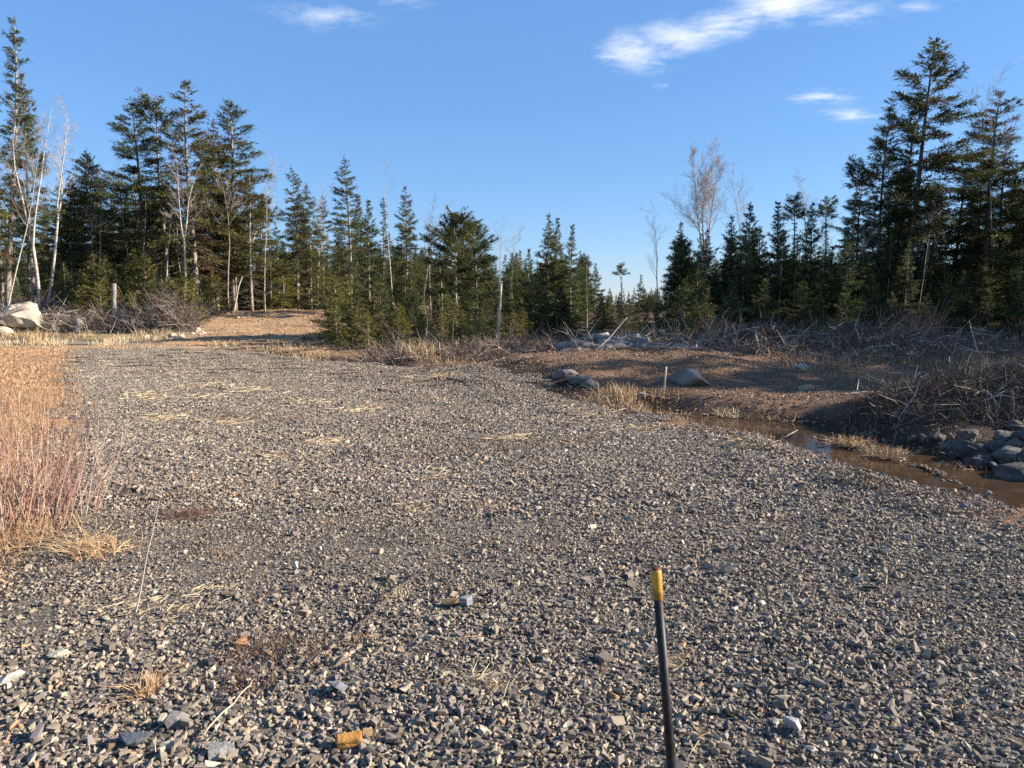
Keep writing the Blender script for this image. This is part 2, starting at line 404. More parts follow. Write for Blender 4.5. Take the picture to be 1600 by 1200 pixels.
def bark_material(name, c1, c2, scale=18, marks=False):
    m, nd, lk, b = mat(name, rough=.9, spec=.15)
    tcn = nd.new('ShaderNodeTexCoord').outputs['Object']
    mp = nd.new('ShaderNodeMapping'); lk.new(tcn, mp.inputs['Vector'])
    mp.inputs['Scale'].default_value = (1, 1, 4.0) if marks else (1, 1, .25)
    n1 = nz(nd, lk, scale, 6, .7, mp.outputs[0])
    c = ramp(nd, lk, n1, [(.36, c1), (.60, c2)])
    if marks:
        n2 = nz(nd, lk, 2.2, 4, .6, tcn)
        c = mixc(nd, lk, ramp(nd, lk, n2, [(.5, (0, 0, 0)), (.75, (.75, .75, .75))]), c, (.13, .115, .10))
    lk.new(c, b.inputs['Base Color']); bump(nd, lk, b, n1, .5, .02); return m
M_bark = bark_material('spruce_bark', (.13, .105, .085), (.33, .275, .225))
M_bark_dark = bark_material('dark_bark', (.055, .045, .04), (.15, .125, .105))
M_birch = bark_material('birch_bark', (.18, .155, .135), (.56, .51, .44), 6, True)
M_log = bark_material('weathered_wood', (.10, .085, .078), (.29, .255, .225), 14)
M_cut = bark_material('cut_wood', (.38, .30, .20), (.62, .50, .36), 9)
M_pale = bark_material('peeled_wood', (.30, .26, .20), (.50, .45, .37), 10)

def rock_material(name, c1, c2, c3, scale=2.0):
    m, nd, lk, b = mat(name, rough=.85, spec=.25)
    tcn = nd.new('ShaderNodeTexCoord').outputs['Object']; oi = nd.new('ShaderNodeObjectInfo')
    vm = nd.new('ShaderNodeVectorMath'); vm.operation = 'ADD'; lk.new(tcn, vm.inputs[0])
    mu = nd.new('ShaderNodeMath'); mu.operation = 'MULTIPLY'; mu.inputs[1].default_value = 37; lk.new(oi.outputs['Random'], mu.inputs[0]); lk.new(mu.outputs[0], vm.inputs[1])
    n1 = nz(nd, lk, scale, 7, .65, vm.outputs[0]); n2 = nz(nd, lk, scale * 9, 5, .7, vm.outputs[0])
    c = ramp(nd, lk, n1, [(.33, c1), (.5, c2), (.67, c3)])
    c = mixc(nd, lk, .5, c, ramp(nd, lk, n2, [(.3, (.3, .3, .3)), (.7, (.7, .7, .7))]), 'OVERLAY')
    lk.new(c, b.inputs['Base Color']); ad = nd.new('ShaderNodeMath'); ad.operation = 'ADD'; lk.new(n1, ad.inputs[0]); lk.new(n2, ad.inputs[1])
    bump(nd, lk, b, ad.outputs[0], .5, .04); return m
M_rock = rock_material('grey_rock', (.085, .075, .07), (.155, .14, .125), (.24, .215, .19))
M_rock_shaded = rock_material('shaded_grey_rock', (.042, .036, .032), (.085, .073, .063), (.14, .122, .105))  # darker copy of the grey rock, with the bank's shade put into its colour
M_rock_pale = rock_material('pale_granite', (.27, .22, .14), (.40, .345, .26), (.50, .45, .36), 1.6)

# ------------------------------------------------------------------ ground sheets
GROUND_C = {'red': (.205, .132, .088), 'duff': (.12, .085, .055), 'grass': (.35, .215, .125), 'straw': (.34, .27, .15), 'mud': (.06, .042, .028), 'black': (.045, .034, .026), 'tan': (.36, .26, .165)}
def ground_colour(V):
    x, y = V[:, 0], V[:, 1]
    C = np.tile(np.array(GROUND_C['duff']), (len(V), 1))
    def lay(w, k):
        nonlocal C
        w = np.clip(w, 0, 1)[:, None]; C = C * (1 - w) + np.array(GROUND_C[k]) * w
    n = fbm(x, y, .5, 2.0)
    lay(sstep(27.5, 25.0, y + n) * sstep(-3.2, -4.2, x) * 1.0, 'grass')
    lay(sstep(26, 28, y + n) * sstep(37, 34, y + n) * sstep(-6, -8, x), 'straw')
    lay(sstep(26, 22, y + n * 1.5 + 0.15 * x) * sstep(-3.5, -2.5, x), 'red')
    lay(sstep(24, 27, y + 2 * n) * sstep(44, 38, y) * sstep(-6, -7.5, x) * sstep(-19, -16, x), 'tan')
    d = pdist(STREAM, x, y); lay(np.where(inside(STREAM, x, y), 1, sstep(.5, .1, d)), 'mud')
    lay(1.4 - 1.1 * (((x - 8.3) / 3.9) ** 2 + ((y - 10.6) / 2.2) ** 2), 'black'); lay(np.exp(-(pdist(MID, x, y, closed=False) / .7) ** 4) * 1.0, 'black')  # the layer along the swale paints its shade into the soil colour
    lay(sstep(17.6, 18.6, y + .3 * n) * sstep(27, 25, y) * sstep(1.0, 2.5, x - .35 * (y - 18)) * .8, 'duff')
    pdd = pdist(PUDDLE, x, y); lay(np.where(inside(PUDDLE, x, y), 1, sstep(1.0, .2, pdd)), 'mud')
    return C
xs = axis(-500, 500, -14, 14, 0.14, 1.12, 40); ys = axis(-60, 900, 2, 24, 0.14, 1.10, 40)
V, Q = grid_sheet(xs, ys)
ins_pad = inside(PAD, V[:, 0], V[:, 1]); dpad = pdist(PAD, V[:, 0], V[:, 1])
V[:, 2] -= np.where(ins_pad & (dpad > .12), 0.05, 0)
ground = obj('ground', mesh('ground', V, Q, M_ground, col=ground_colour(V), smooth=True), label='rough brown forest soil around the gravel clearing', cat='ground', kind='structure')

def poly_sheet(name, poly, step, dz, material, colour, edge_soft=True):
    """a sheet that follows the terrain inside an outline: cell corners outside are pulled onto the outline"""
    poly = np.asarray(poly); x0, y0 = poly.min(0); x1, y1 = poly.max(0)
    xs = np.arange(x0 - step, x1 + 2 * step, step); ys = np.arange(y0 - step, y1 + 2 * step, step)
    X, Y = np.meshgrid(xs, ys); x = X.ravel(); y = Y.ravel()
    ins = inside(poly, x, y); nx, ny = len(xs), len(ys)
    i = (np.arange(ny - 1)[:, None] * nx + np.arange(nx - 1)[None, :]).ravel()
    Q = np.stack([i, i + 1, i + nx + 1, i + nx], -1)
    Q = Q[ins[Q].any(1)]
    out = ~ins
    bd = np.zeros(len(x), bool); bd[Q.ravel()] = True; bd &= out
    k = np.where(bd)[0]
    P = np.stack([x[k], y[k]], -1); best = np.full(len(k), 1e9); res = P.copy()
    for j in range(len(poly)):
        a = poly[j]; b = poly[(j + 1) % len(poly)]; ab = b - a
        t = np.clip(((P - a) @ ab) / (ab @ ab + 1e-12), 0, 1); q = a + t[:, None] * ab; d = np.linalg.norm(P - q, axis=1)
        m = d < best; best[m] = d[m]; res[m] = q[m]
    x = x.copy(); y = y.copy(); x[k] = res[:, 0]; y[k] = res[:, 1]
    z = height(x, y) + dz; z[k] -= dz * 1.6 if edge_soft else 0
    used, inv = np.unique(Q.ravel(), return_inverse=True)
    V = np.stack([x, y, z], -1)[used]
    return mesh(name, V, inv.reshape(-1, 4), material, col=np.tile(np.array(colour), (len(V), 1)), smooth=True)
gravel_pad = obj('gravel_pad', poly_sheet('gravel_pad', PAD, 0.25, 0.012, M_ground, (.15, .135, .115)), label='wide clearing of crushed grey stone in the foreground', cat='gravel pad', kind='structure')
dirt_road = obj('dirt_road', poly_sheet('dirt_road', ROAD, 0.4, 0.014, M_ground, (.40, .275, .165)), label='orange tan dirt track climbing towards the left woods', cat='dirt road', kind='structure')

def water_material(name, base, rough=.06, cloud=0.0):
    m, nd, lk, b = mat(name, base, rough, .5); b.inputs['IOR'].default_value = 1.33
    p = pos(nd); n1 = nz(nd, lk, 6, 3, .5, p); n0 = nz(nd, lk, 1.1, 4, .6, p)
    c = ramp(nd, lk, n0, [(.3, tuple(v * .6 for v in base)), (.7, tuple(v * 1.25 for v in base))]); lk.new(c, b.inputs['Base Color'])
    bump(nd, lk, b, n1, .12, .02); return m
M_water = water_material('brown_ditch_water', (.06, .036, .02), .03)
M_puddle_sheen = water_material('pale_puddle_water', (.27, .24, .20), .25)  # pale sky reflection put into the water's base colour
def flat_poly(name, poly, z, m):
    V = np.concatenate([np.asarray(poly), np.full((len(poly), 1), z)], 1)
    me = bpy.data.meshes.new(name); me.from_pydata([tuple(v) for v in V], [], [list(range(len(V)))[::-1]]); me.materials.append(m)
    import bmesh
    bm = bmesh.new(); bm.from_mesh(me); bmesh.ops.triangulate(bm, faces=bm.faces[:]); bmesh.ops.recalc_face_normals(bm, faces=bm.faces[:])
    if sum(f.normal.z for f in bm.faces) < 0: bmesh.ops.reverse_faces(bm, faces=bm.faces[:])
    bm.to_mesh(me); bm.free(); return me
def grow(poly, k):
    c = []
    for j in range(len(poly)):
        a = poly[j - 1]; b = poly[(j + 1) % len(poly)]; t = b - a; n = np.array([t[1], -t[0]]) / (np.linalg.norm(t) + 1e-9); c.append(poly[j] + n * k)
    return np.array(c)
obj('stream_water', flat_poly('stream_water', STREAM, WATER_Z, M_water), label='shallow brown water lying in the roadside ditch', cat='water', kind='structure')
obj('puddle_water', flat_poly('puddle_water', PUDDLE, -0.02, M_puddle_sheen), label='pale shallow puddle at the far left edge of the gravel', cat='puddle', kind='structure')

# ------------------------------------------------------------------ stones
def hull_stone(seed, flat=.42, pts=13):
    """an angular shard: a skewed slab with knocked off corners"""
    import bmesh
    r = np.random.default_rng(seed)
    n = int(r.integers(4, 7)); a = np.sort(r.uniform(0, 6.283, n) * .35 + np.arange(n) * 6.283 / n * .85 + r.uniform(0, 6.28)); rad = r.uniform(.6, 1.0, n)
    base = np.stack([np.cos(a) * rad, np.sin(a) * rad * r.uniform(.5, .85)], -1) * .5
    th = flat * r.uniform(.75, 1.3) * .5; sh = r.normal(0, .09, 2)
    top = np.concatenate([base * r.uniform(.68, 1.0, (n, 1)) + sh, np.full((n, 1), th) + r.normal(0, th * .3, (n, 1))], 1)
    bot = np.concatenate([base * r.uniform(.75, 1.0, (n, 1)), -np.full((n, 1), th) * r.uniform(.4, 1.0, (n, 1))], 1)
    P = np.concatenate([top, bot])
    bm = bmesh.new()
    for p in P: bm.verts.new(p)
    bmesh.ops.convex_hull(bm, input=bm.verts[:])
    bmesh.ops.delete(bm, geom=[v for v in bm.verts if not v.link_faces], context='VERTS')
    bmesh.ops.triangulate(bm, faces=bm.faces[:]); bmesh.ops.recalc_face_normals(bm, faces=bm.faces[:])
    V = np.array([v.co for v in bm.verts]); bm.verts.index_update(); T = np.array([[v.index for v in f.verts] for f in bm.faces]); bm.free()
    return V, T
HULLS = [hull_stone(100 + k, flat=[.24, .38, .17, .30][k % 4]) for k in range(20)]
def rotmats(rx, ry, rz):
    cx, sx, cy, sy, c, s = np.cos(rx), np.sin(rx), np.cos(ry), np.sin(ry), np.cos(rz), np.sin(rz)
    Z = np.zeros_like(cx); O = np.ones_like(cx)
    Rx = np.stack([O, Z, Z, Z, cx, -sx, Z, sx, cx], -1).reshape(-1, 3, 3)
    Ry = np.stack([cy, Z, sy, Z, O, Z, -sy, Z, cy], -1).reshape(-1, 3, 3)
    Rz = np.stack([c, -s, Z, s, c, Z, Z, Z, O], -1).reshape(-1, 3, 3)
    return Rz @ Ry @ Rx
def stone_scatter(geo, P, size, tilt=.35, hulls=HULLS):
    n = len(P); Rm = rotmats(rng.normal(0, tilt, n), rng.normal(0, tilt, n), rng.uniform(0, 6.28, n)); k = rng.integers(0, len(hulls), n)
    cv = rng.uniform(0, 1, n)
    for h in range(len(hulls)):
        s = np.where(k == h)[0]
        if not len(s): continue
        V, T = hulls[h]
        W_ = np.einsum('nij,vj->nvi', Rm[s], V) * size[s][:, None, None] + P[s][:, None, :]
        geo.add(W_.reshape(-1, 3), T=(np.arange(len(s))[:, None, None] * len(V) + T[None]).reshape(-1, 3), C=np.repeat(np.repeat(cv[s][:, None], 3, 1), len(V), axis=0))

def instancer(name, P, rot, scale, idx, protos, **kw):
    """points that carry one of the prototype meshes each (stuff only)"""
    src = bpy.data.collections.new(name + '_source')
    for k, m in enumerate(protos):
        src.objects.link(bpy.data.objects.new(f'{name}_source_{k:03d}', m))
    me = bpy.data.meshes.new(name); me.vertices.add(len(P)); me.vertices.foreach_set('co', np.asarray(P, np.float32).ravel())
    for an, ty, data, fld in (('rot', 'FLOAT_VECTOR', rot, 'vector'), ('siz', 'FLOAT', scale, 'value'), ('pick', 'INT', idx, 'value')):
        a = me.attributes.new(an, ty, 'POINT'); a.data.foreach_set(fld, np.asarray(data, np.int32 if ty == 'INT' else np.float32).ravel())
    o = obj(name, me, **kw)
    g = bpy.data.node_groups.new(name + '_nodes', 'GeometryNodeTree')
    g.interface.new_socket('Geometry', in_out='INPUT', socket_type='NodeSocketGeometry'); g.interface.new_socket('Geometry', in_out='OUTPUT', socket_type='NodeSocketGeometry')
    gi = g.nodes.new('NodeGroupInput'); go = g.nodes.new('NodeGroupOutput'); ip = g.nodes.new('GeometryNodeInstanceOnPoints'); ci = g.nodes.new('GeometryNodeCollectionInfo')
    ci.inputs['Collection'].default_value = src; ci.inputs['Separate Children'].default_value = True; ci.inputs['Reset Children'].default_value = True
    ip.inputs['Pick Instance'].default_value = True
    def na(an, ty):
        n = g.nodes.new('GeometryNodeInputNamedAttribute'); n.data_type = ty; n.inputs['Name'].default_value = an; return n.outputs[0]
    g.links.new(gi.outputs[0], ip.inputs['Points']); g.links.new(ci.outputs[0], ip.inputs['Instance'])
    g.links.new(na('pick', 'INT'), ip.inputs['Instance Index']); g.links.new(na('siz', 'FLOAT'), ip.inputs['Scale'])
    e2r = g.nodes.new('FunctionNodeEulerToRotation'); g.links.new(na('rot', 'FLOAT_VECTOR'), e2r.inputs[0]); g.links.new(e2r.outputs[0], ip.inputs['Rotation'])
    g.links.new(ip.outputs[0], go.inputs[0])
    md = o.modifiers.new('scatter', 'NODES'); md.node_group = g
    return o

def stone_meshes(m):
    return [mesh(f'stone_{k}', V, T, m) for k, (V, T) in enumerate(HULLS)]
STONE_ME = stone_meshes(M_stone)
def patch_meshes(m, count, size_mu, radius=.5, n=8, lift=.004, sig=.42):
    out = []
    for k in range(n):
        g = Geo(); r_ = radius * np.sqrt(rng.uniform(0, 1, count)); a = rng.uniform(0, 6.28, count)
        s = size_mu * np.exp(rng.normal(0, sig, count)); s = np.clip(s, size_mu * .45, size_mu * 3.0)
        P = np.stack([r_ * np.cos(a), r_ * np.sin(a), lift + rng.uniform(-.1, .45, count) * s * .4], -1)
        stone_scatter(g, P, s, .33)
        out.append(g.build(f'stone_bed_{k}', m))
    return out
def frustum_pts(n, y0, y1, margin=1.2):
    """random ground points in what the camera could see, even per area"""
    out = []; got = 0
    while got < n:
        y = rng.uniform(y0, y1, n * 2); x = rng.uniform(-1, 1, n * 2) * (y1 * .70 + margin)
        k = np.abs(x) < y * .70 + margin; out.append(np.stack([x[k], y[k]], -1)); got += k.sum()
    return np.concatenate(out)[:n]

# near gravel: every stone its own instance
Pn = frustum_pts(165000, 1.7, 6.2, .6)
Pn = Pn[rng.uniform(0, 1, len(Pn)) < np.clip((3.6 / Pn[:, 1]) ** .6, 0, 1)]
dP = pdist(PAD, Pn[:, 0], Pn[:, 1]); iP = inside(PAD, Pn[:, 0], Pn[:, 1]); Pn = Pn[(iP & (dP > .35)) | (rng.uniform(0, 1, len(Pn)) < np.clip(.62 + .55 * np.where(iP, dP, -dP) / .35 * .7, 0, 1) * (dP < .6))]
nn = len(Pn)
fine_f = lambda x, y: np.clip(.30 + .75 * fbm(x * .8, y, .9, 21.0) + .35 * fbm(x, y, 2.4, 14.0), 0, 1)
coarse = np.clip(.5 + .7 * fbm(Pn[:, 0], Pn[:, 1], 1.1, 5.5), 0, 1) * sstep(4.6, 2.4, Pn[:, 1]) - .55 * fine_f(Pn[:, 0], Pn[:, 1])
sz = .0212 * np.exp(rng.normal(0, .40, nn)) * (1 + .55 * coarse) * (1 + .05 * (Pn[:, 1] - 3))
sz = np.clip(sz, .0095, .08)
zz = height(Pn[:, 0], Pn[:, 1]) + .012 + rng.uniform(-.1, .55, nn) * sz * .42
rot = np.stack([rng.normal(0, .36, nn), rng.normal(0, .36, nn), rng.uniform(0, 6.28, nn)], -1)
near_gravel = instancer('gravel', np.concatenate([Pn, zz[:, None]], 1), rot, sz, rng.integers(0, 20, nn), STONE_ME, parent=gravel_pad, kind='stuff')

# farther gravel: handfuls of stones
def bed(name, protos, P, rad_scale, pick=None, **kw):
    n = len(P); e = .12
    h0 = height(P[:, 0], P[:, 1]); hx = (height(P[:, 0] + e, P[:, 1]) - height(P[:, 0] - e, P[:, 1])) / (2 * e); hy = (height(P[:, 0], P[:, 1] + e) - height(P[:, 0], P[:, 1] - e)) / (2 * e)
    rz = rng.uniform(0, 6.28, n)
    rots = np.zeros((n, 3))
    for i in range(n):
        nrm = Vector((-hx[i], -hy[i], 1)).normalized()
        rots[i] = (nrm.to_track_quat('Z', 'Y').to_matrix() @ Matrix.Rotation(rz[i], 3, 'Z')).to_euler()
    return instancer(name, np.concatenate([P, (h0 + kw.pop('dz', .012))[:, None]], 1), rots, np.full(n, rad_scale) * rng.uniform(.9, 1.1, n), rng.integers(0, len(protos), n) if pick is None else pick, protos, **kw)
def poisson(P, dmin):
    """thin out points roughly to a spacing, by cell"""
    key = np.floor(P / dmin).astype(int); _, i = np.unique(key[:, 0] * 100003 + key[:, 1], return_index=True); return P[i]
patch = patch_meshes(M_stone_patch, 1400, .0275, .5, 6) + patch_meshes(M_fine_patch, 1500, .020, .5, 3, lift=-.004) + patch_meshes(M_stone_patch, 1400, .023, .5, 3)
Pm = poisson(frustum_pts(26000, 5.9, 33.5, 1.5), .36)
Pm = Pm[inside(PAD, Pm[:, 0], Pm[:, 1]) | ((pdist(PAD, Pm[:, 0], Pm[:, 1]) < .45) & (rng.uniform(0, 1, len(Pm)) < .4) & (Pm[:, 0] > -2))]
fm = fine_f(Pm[:, 0], Pm[:, 1]); u_ = rng.uniform(0, 1, len(Pm))
bed('gravel', patch, Pm, 1.0, np.where(fm > .62 + .25 * u_, rng.integers(6, 9, len(Pm)), np.where(fm > .25 + .5 * u_, rng.integers(9, 12, len(Pm)), rng.integers(0, 6, len(Pm)))), parent=gravel_pad, kind='stuff')

# reddish rubble on the mound and along the ditch
redp = patch_meshes(M_red_patch, 260, .022, .5, 5, sig=.65)
Pr = poisson(frustum_pts(30000, 5.0, 24, 2.0), .5)
k = (~inside(PAD, Pr[:, 0], Pr[:, 1])) & (Pr[:, 0] > -2.5) & (~inside(STREAM, Pr[:, 0], Pr[:, 1])) & (Pr[:, 1] + .1 * Pr[:, 0] < 21.5) & (pdist(PAD, Pr[:, 0], Pr[:, 1]) > .3) & (((Pr[:, 0] - 8.4) / 3.8) ** 2 + ((Pr[:, 1] - 11.0) / 2.3) ** 2 > 1) & ((pdist(STREAM, Pr[:, 0], Pr[:, 1]) > .5) & (pdist(PAD, Pr[:, 0], Pr[:, 1]) > .6))
bed('rubble', redp, Pr[k], 1.0, label='reddish brown rubble covering the mound and ditch banks', cat='rubble', kind='stuff', dz=.0)
tanp = patch_meshes(M_tan_patch, 160, .05, .7, 4)
Pt = poisson(np.stack([rng.uniform(-17, -5, 4000), rng.uniform(28, 55, 4000)], -1), .9); Pt = Pt[inside(ROAD, Pt[:, 0], Pt[:, 1])]
bed('gravel', tanp, Pt, 1.0, parent=dirt_road, kind='stuff')

# stones washed out along the banks and bars
q = np.stack([rng.uniform(1.5, 9.5, 60000), rng.uniform(5, 14, 60000)], -1); ds = pdist(STREAM, q[:, 0], q[:, 1]); iS = inside(STREAM, q[:, 0], q[:, 1]); iP2 = inside(PAD, q[:, 0], q[:, 1]); db = np.minimum(pdist(BARS[0], q[:, 0], q[:, 1], closed=False), pdist(BARS[1], q[:, 0], q[:, 1], closed=False))
k = (~iP2) & np.where(iS, (db < .16) | (ds < .06 * (1 + fbm(q[:, 0], q[:, 1], 3, 1))), rng.uniform(0, 1, len(q)) < .55 * np.exp(-ds / .5))
q = q[k][:6000]; s_ = np.clip(.028 * np.exp(rng.normal(0, .55, len(q))), .012, .11); g = Geo()
stone_scatter(g, np.concatenate([q, (height(q[:, 0], q[:, 1]) + s_ * .06)[:, None]], 1), s_, .3)
obj('rubble', g.build('rubble', M_red_patch), label='small washed stones along the ditch banks and bars', cat='rubble', kind='stuff')

# larger stones one can pick apart in the foreground: parts of the gravel
cand = frustum_pts(6000, 2.2, 6.5, .3)
w = np.clip((2.6 / cand[:, 1]) ** 2.2, 0, 1) * (.35 + .65 * (fbm(cand[:, 0], cand[:, 1], .9, 5.5) > -.1)) * (1 + .8 * (cand[:, 1] < 2.9))
cand = cand[rng.uniform(0, 1.6, len(cand)) < w]; cand = poisson(cand, .12); rng.shuffle(cand)
cand = cand[inside(PAD, cand[:, 0], cand[:, 1])][:300]
for (x, y) in cand:
    s = float(np.clip(.062 * math.exp(rng.normal(0, .28)), .04, .115))
    o = bpy.data.objects.new('stone', STONE_ME[int(rng.integers(0, 20))]); COL.objects.link(o); o.parent = gravel_pad
    o.location = (x, y, hz(x, y) + .018 + s * .10); o.scale = (s,) * 3
    o.rotation_euler = (rng.normal(0, .28), rng.normal(0, .28), rng.uniform(0, 6.28))

def rock_geo(seed, size, sub=3, rough=.22, facets=9, flat=.75):
    """boulder: a sphere cut by a few planes, then roughened"""
    import bmesh
    r = np.random.default_rng(seed); bm = bmesh.new(); bmesh.ops.create_icosphere(bm, subdivisions=sub, radius=1)
    V = np.array([v.co for v in bm.verts]); T = np.array([[v.index for v in f.verts] for f in bm.faces]); bm.free()
    nrm = norm(r.normal(size=(facets, 3))); dd = r.uniform(.48, .85, facets)
    for n_, d_ in zip(nrm, dd):
        q = V @ n_; V = V - np.maximum(q - d_, 0)[:, None] * n_ * .85
    off = r.uniform(0, 50, 3)
    f = np.array([mnoise.fractal(Vector(v * 2.1 + off), .9, 2.1, 4) for v in V]); f2 = np.array([mnoise.noise(Vector(v * 1.1 + off)) for v in V])
    V = V * (1 + rough * .35 * f + rough * .6 * f2)[:, None]
    return V * np.array(size) * np.array([1, 1, flat]) , T
def stone_colour_mat(name, c, k=.55):
    return rock_material(name, tuple(v * k for v in c), c, tuple(min(1, v * 1.3) for v in c), 6)

# single stones with a look of their own on the gravel
def feature_stone(px, py, L, Wd, Hh, rz, colour, label, tilt=0.05, seed=1, block=False):
    p = on_plane(px, py, .03)
    if block:
        import bmesh
        bm = bmesh.new(); bmesh.ops.create_cube(bm, size=1); bmesh.ops.bevel(bm, geom=bm.edges[:], offset=.06, segments=2, affect='EDGES')
        r = np.random.default_rng(seed)
        bmesh.ops.subdivide_edges(bm, edges=bm.edges[:], cuts=2, use_grid_fill=True)
        for v in bm.verts:
            nn_ = mnoise.noise(Vector(v.co) * 3 + Vector((seed, 0, 0))); v.co = Vector((v.co.x * L * (1 + .09 * nn_ + .14 * v.co.y), v.co.y * Wd * (1 + .1 * nn_), v.co.z * Hh * (1 + .1 * nn_)))
        me = bpy.data.meshes.new('stone'); bm.to_mesh(me); bm.free()
    else:
        V, T = hull_stone(seed, .5, 16); V = V / (V.max(0) - V.min(0)) * np.array([L, Wd, Hh]); me = mesh('stone', V, T)
    me.materials.append(stone_colour_mat('feature_stone', colour))
    o = obj('stone', me, loc=(p[0], p[1], hz(p[0], p[1]) + .02 + Hh * .42), label=label, cat='stone'); o.rotation_euler = (tilt, -tilt, rz); return o
feature_stone(545, 1160, .088, .05, .036, .15, (.46, .22, .055), 'rust orange brick shaped stone lying in the foreground gravel', .1, 3, True)
feature_stone(533, 1076, .085, .07, .05, -.3, (.14, .15, .165), 'smooth blue grey stone with a dark left face behind the orange block', .15, 21)
feature_stone(213, 1152, .115, .085, .05, .2, (.10, .11, .12), 'dark slate coloured stone with jagged edge near the bottom left corner', .2, 22)
feature_stone(338, 1176, .12, .075, .03, -.1, (.26, .25, .215), 'broad flat grey green slab at the bottom edge of the gravel', .05, 23)
feature_stone(280, 1128, .09, .06, .05, .7, (.16, .15, .145), 'upright grey brown stone beside the dark hollow in the gravel', .3, 24)
feature_stone(728, 944, .075, .06, .045, .4, (.19, .195, .205), 'pale blue grey stone right of a rusty stone in mid gravel', .1, 25)
feature_stone(702, 943, .085, .06, .04, .0, (.30, .19, .085), 'rusty brown stone just left of a pale blue grey stone', .1, 26)
feature_stone(1241, 1134, .072, .065, .05, .2, (.34, .34, .35), 'rounded pale grey pebble in the lower right gravel', .0, 27)
feature_stone(16, 1062, .11, .05, .045, .3, (.55, .50, .42), 'long whitish stone at the left edge of the gravel', .1, 28)
feature_stone(88, 1021, .10, .06, .03, .35, (.38, .37, .27), 'pale yellowish green slab on the left foreground gravel', .1, 29)
feature_stone(376, 1008, .075, .06, .035, .8, (.40, .22, .10), 'orange tinged broken stone beside the dark patch', .2, 30)

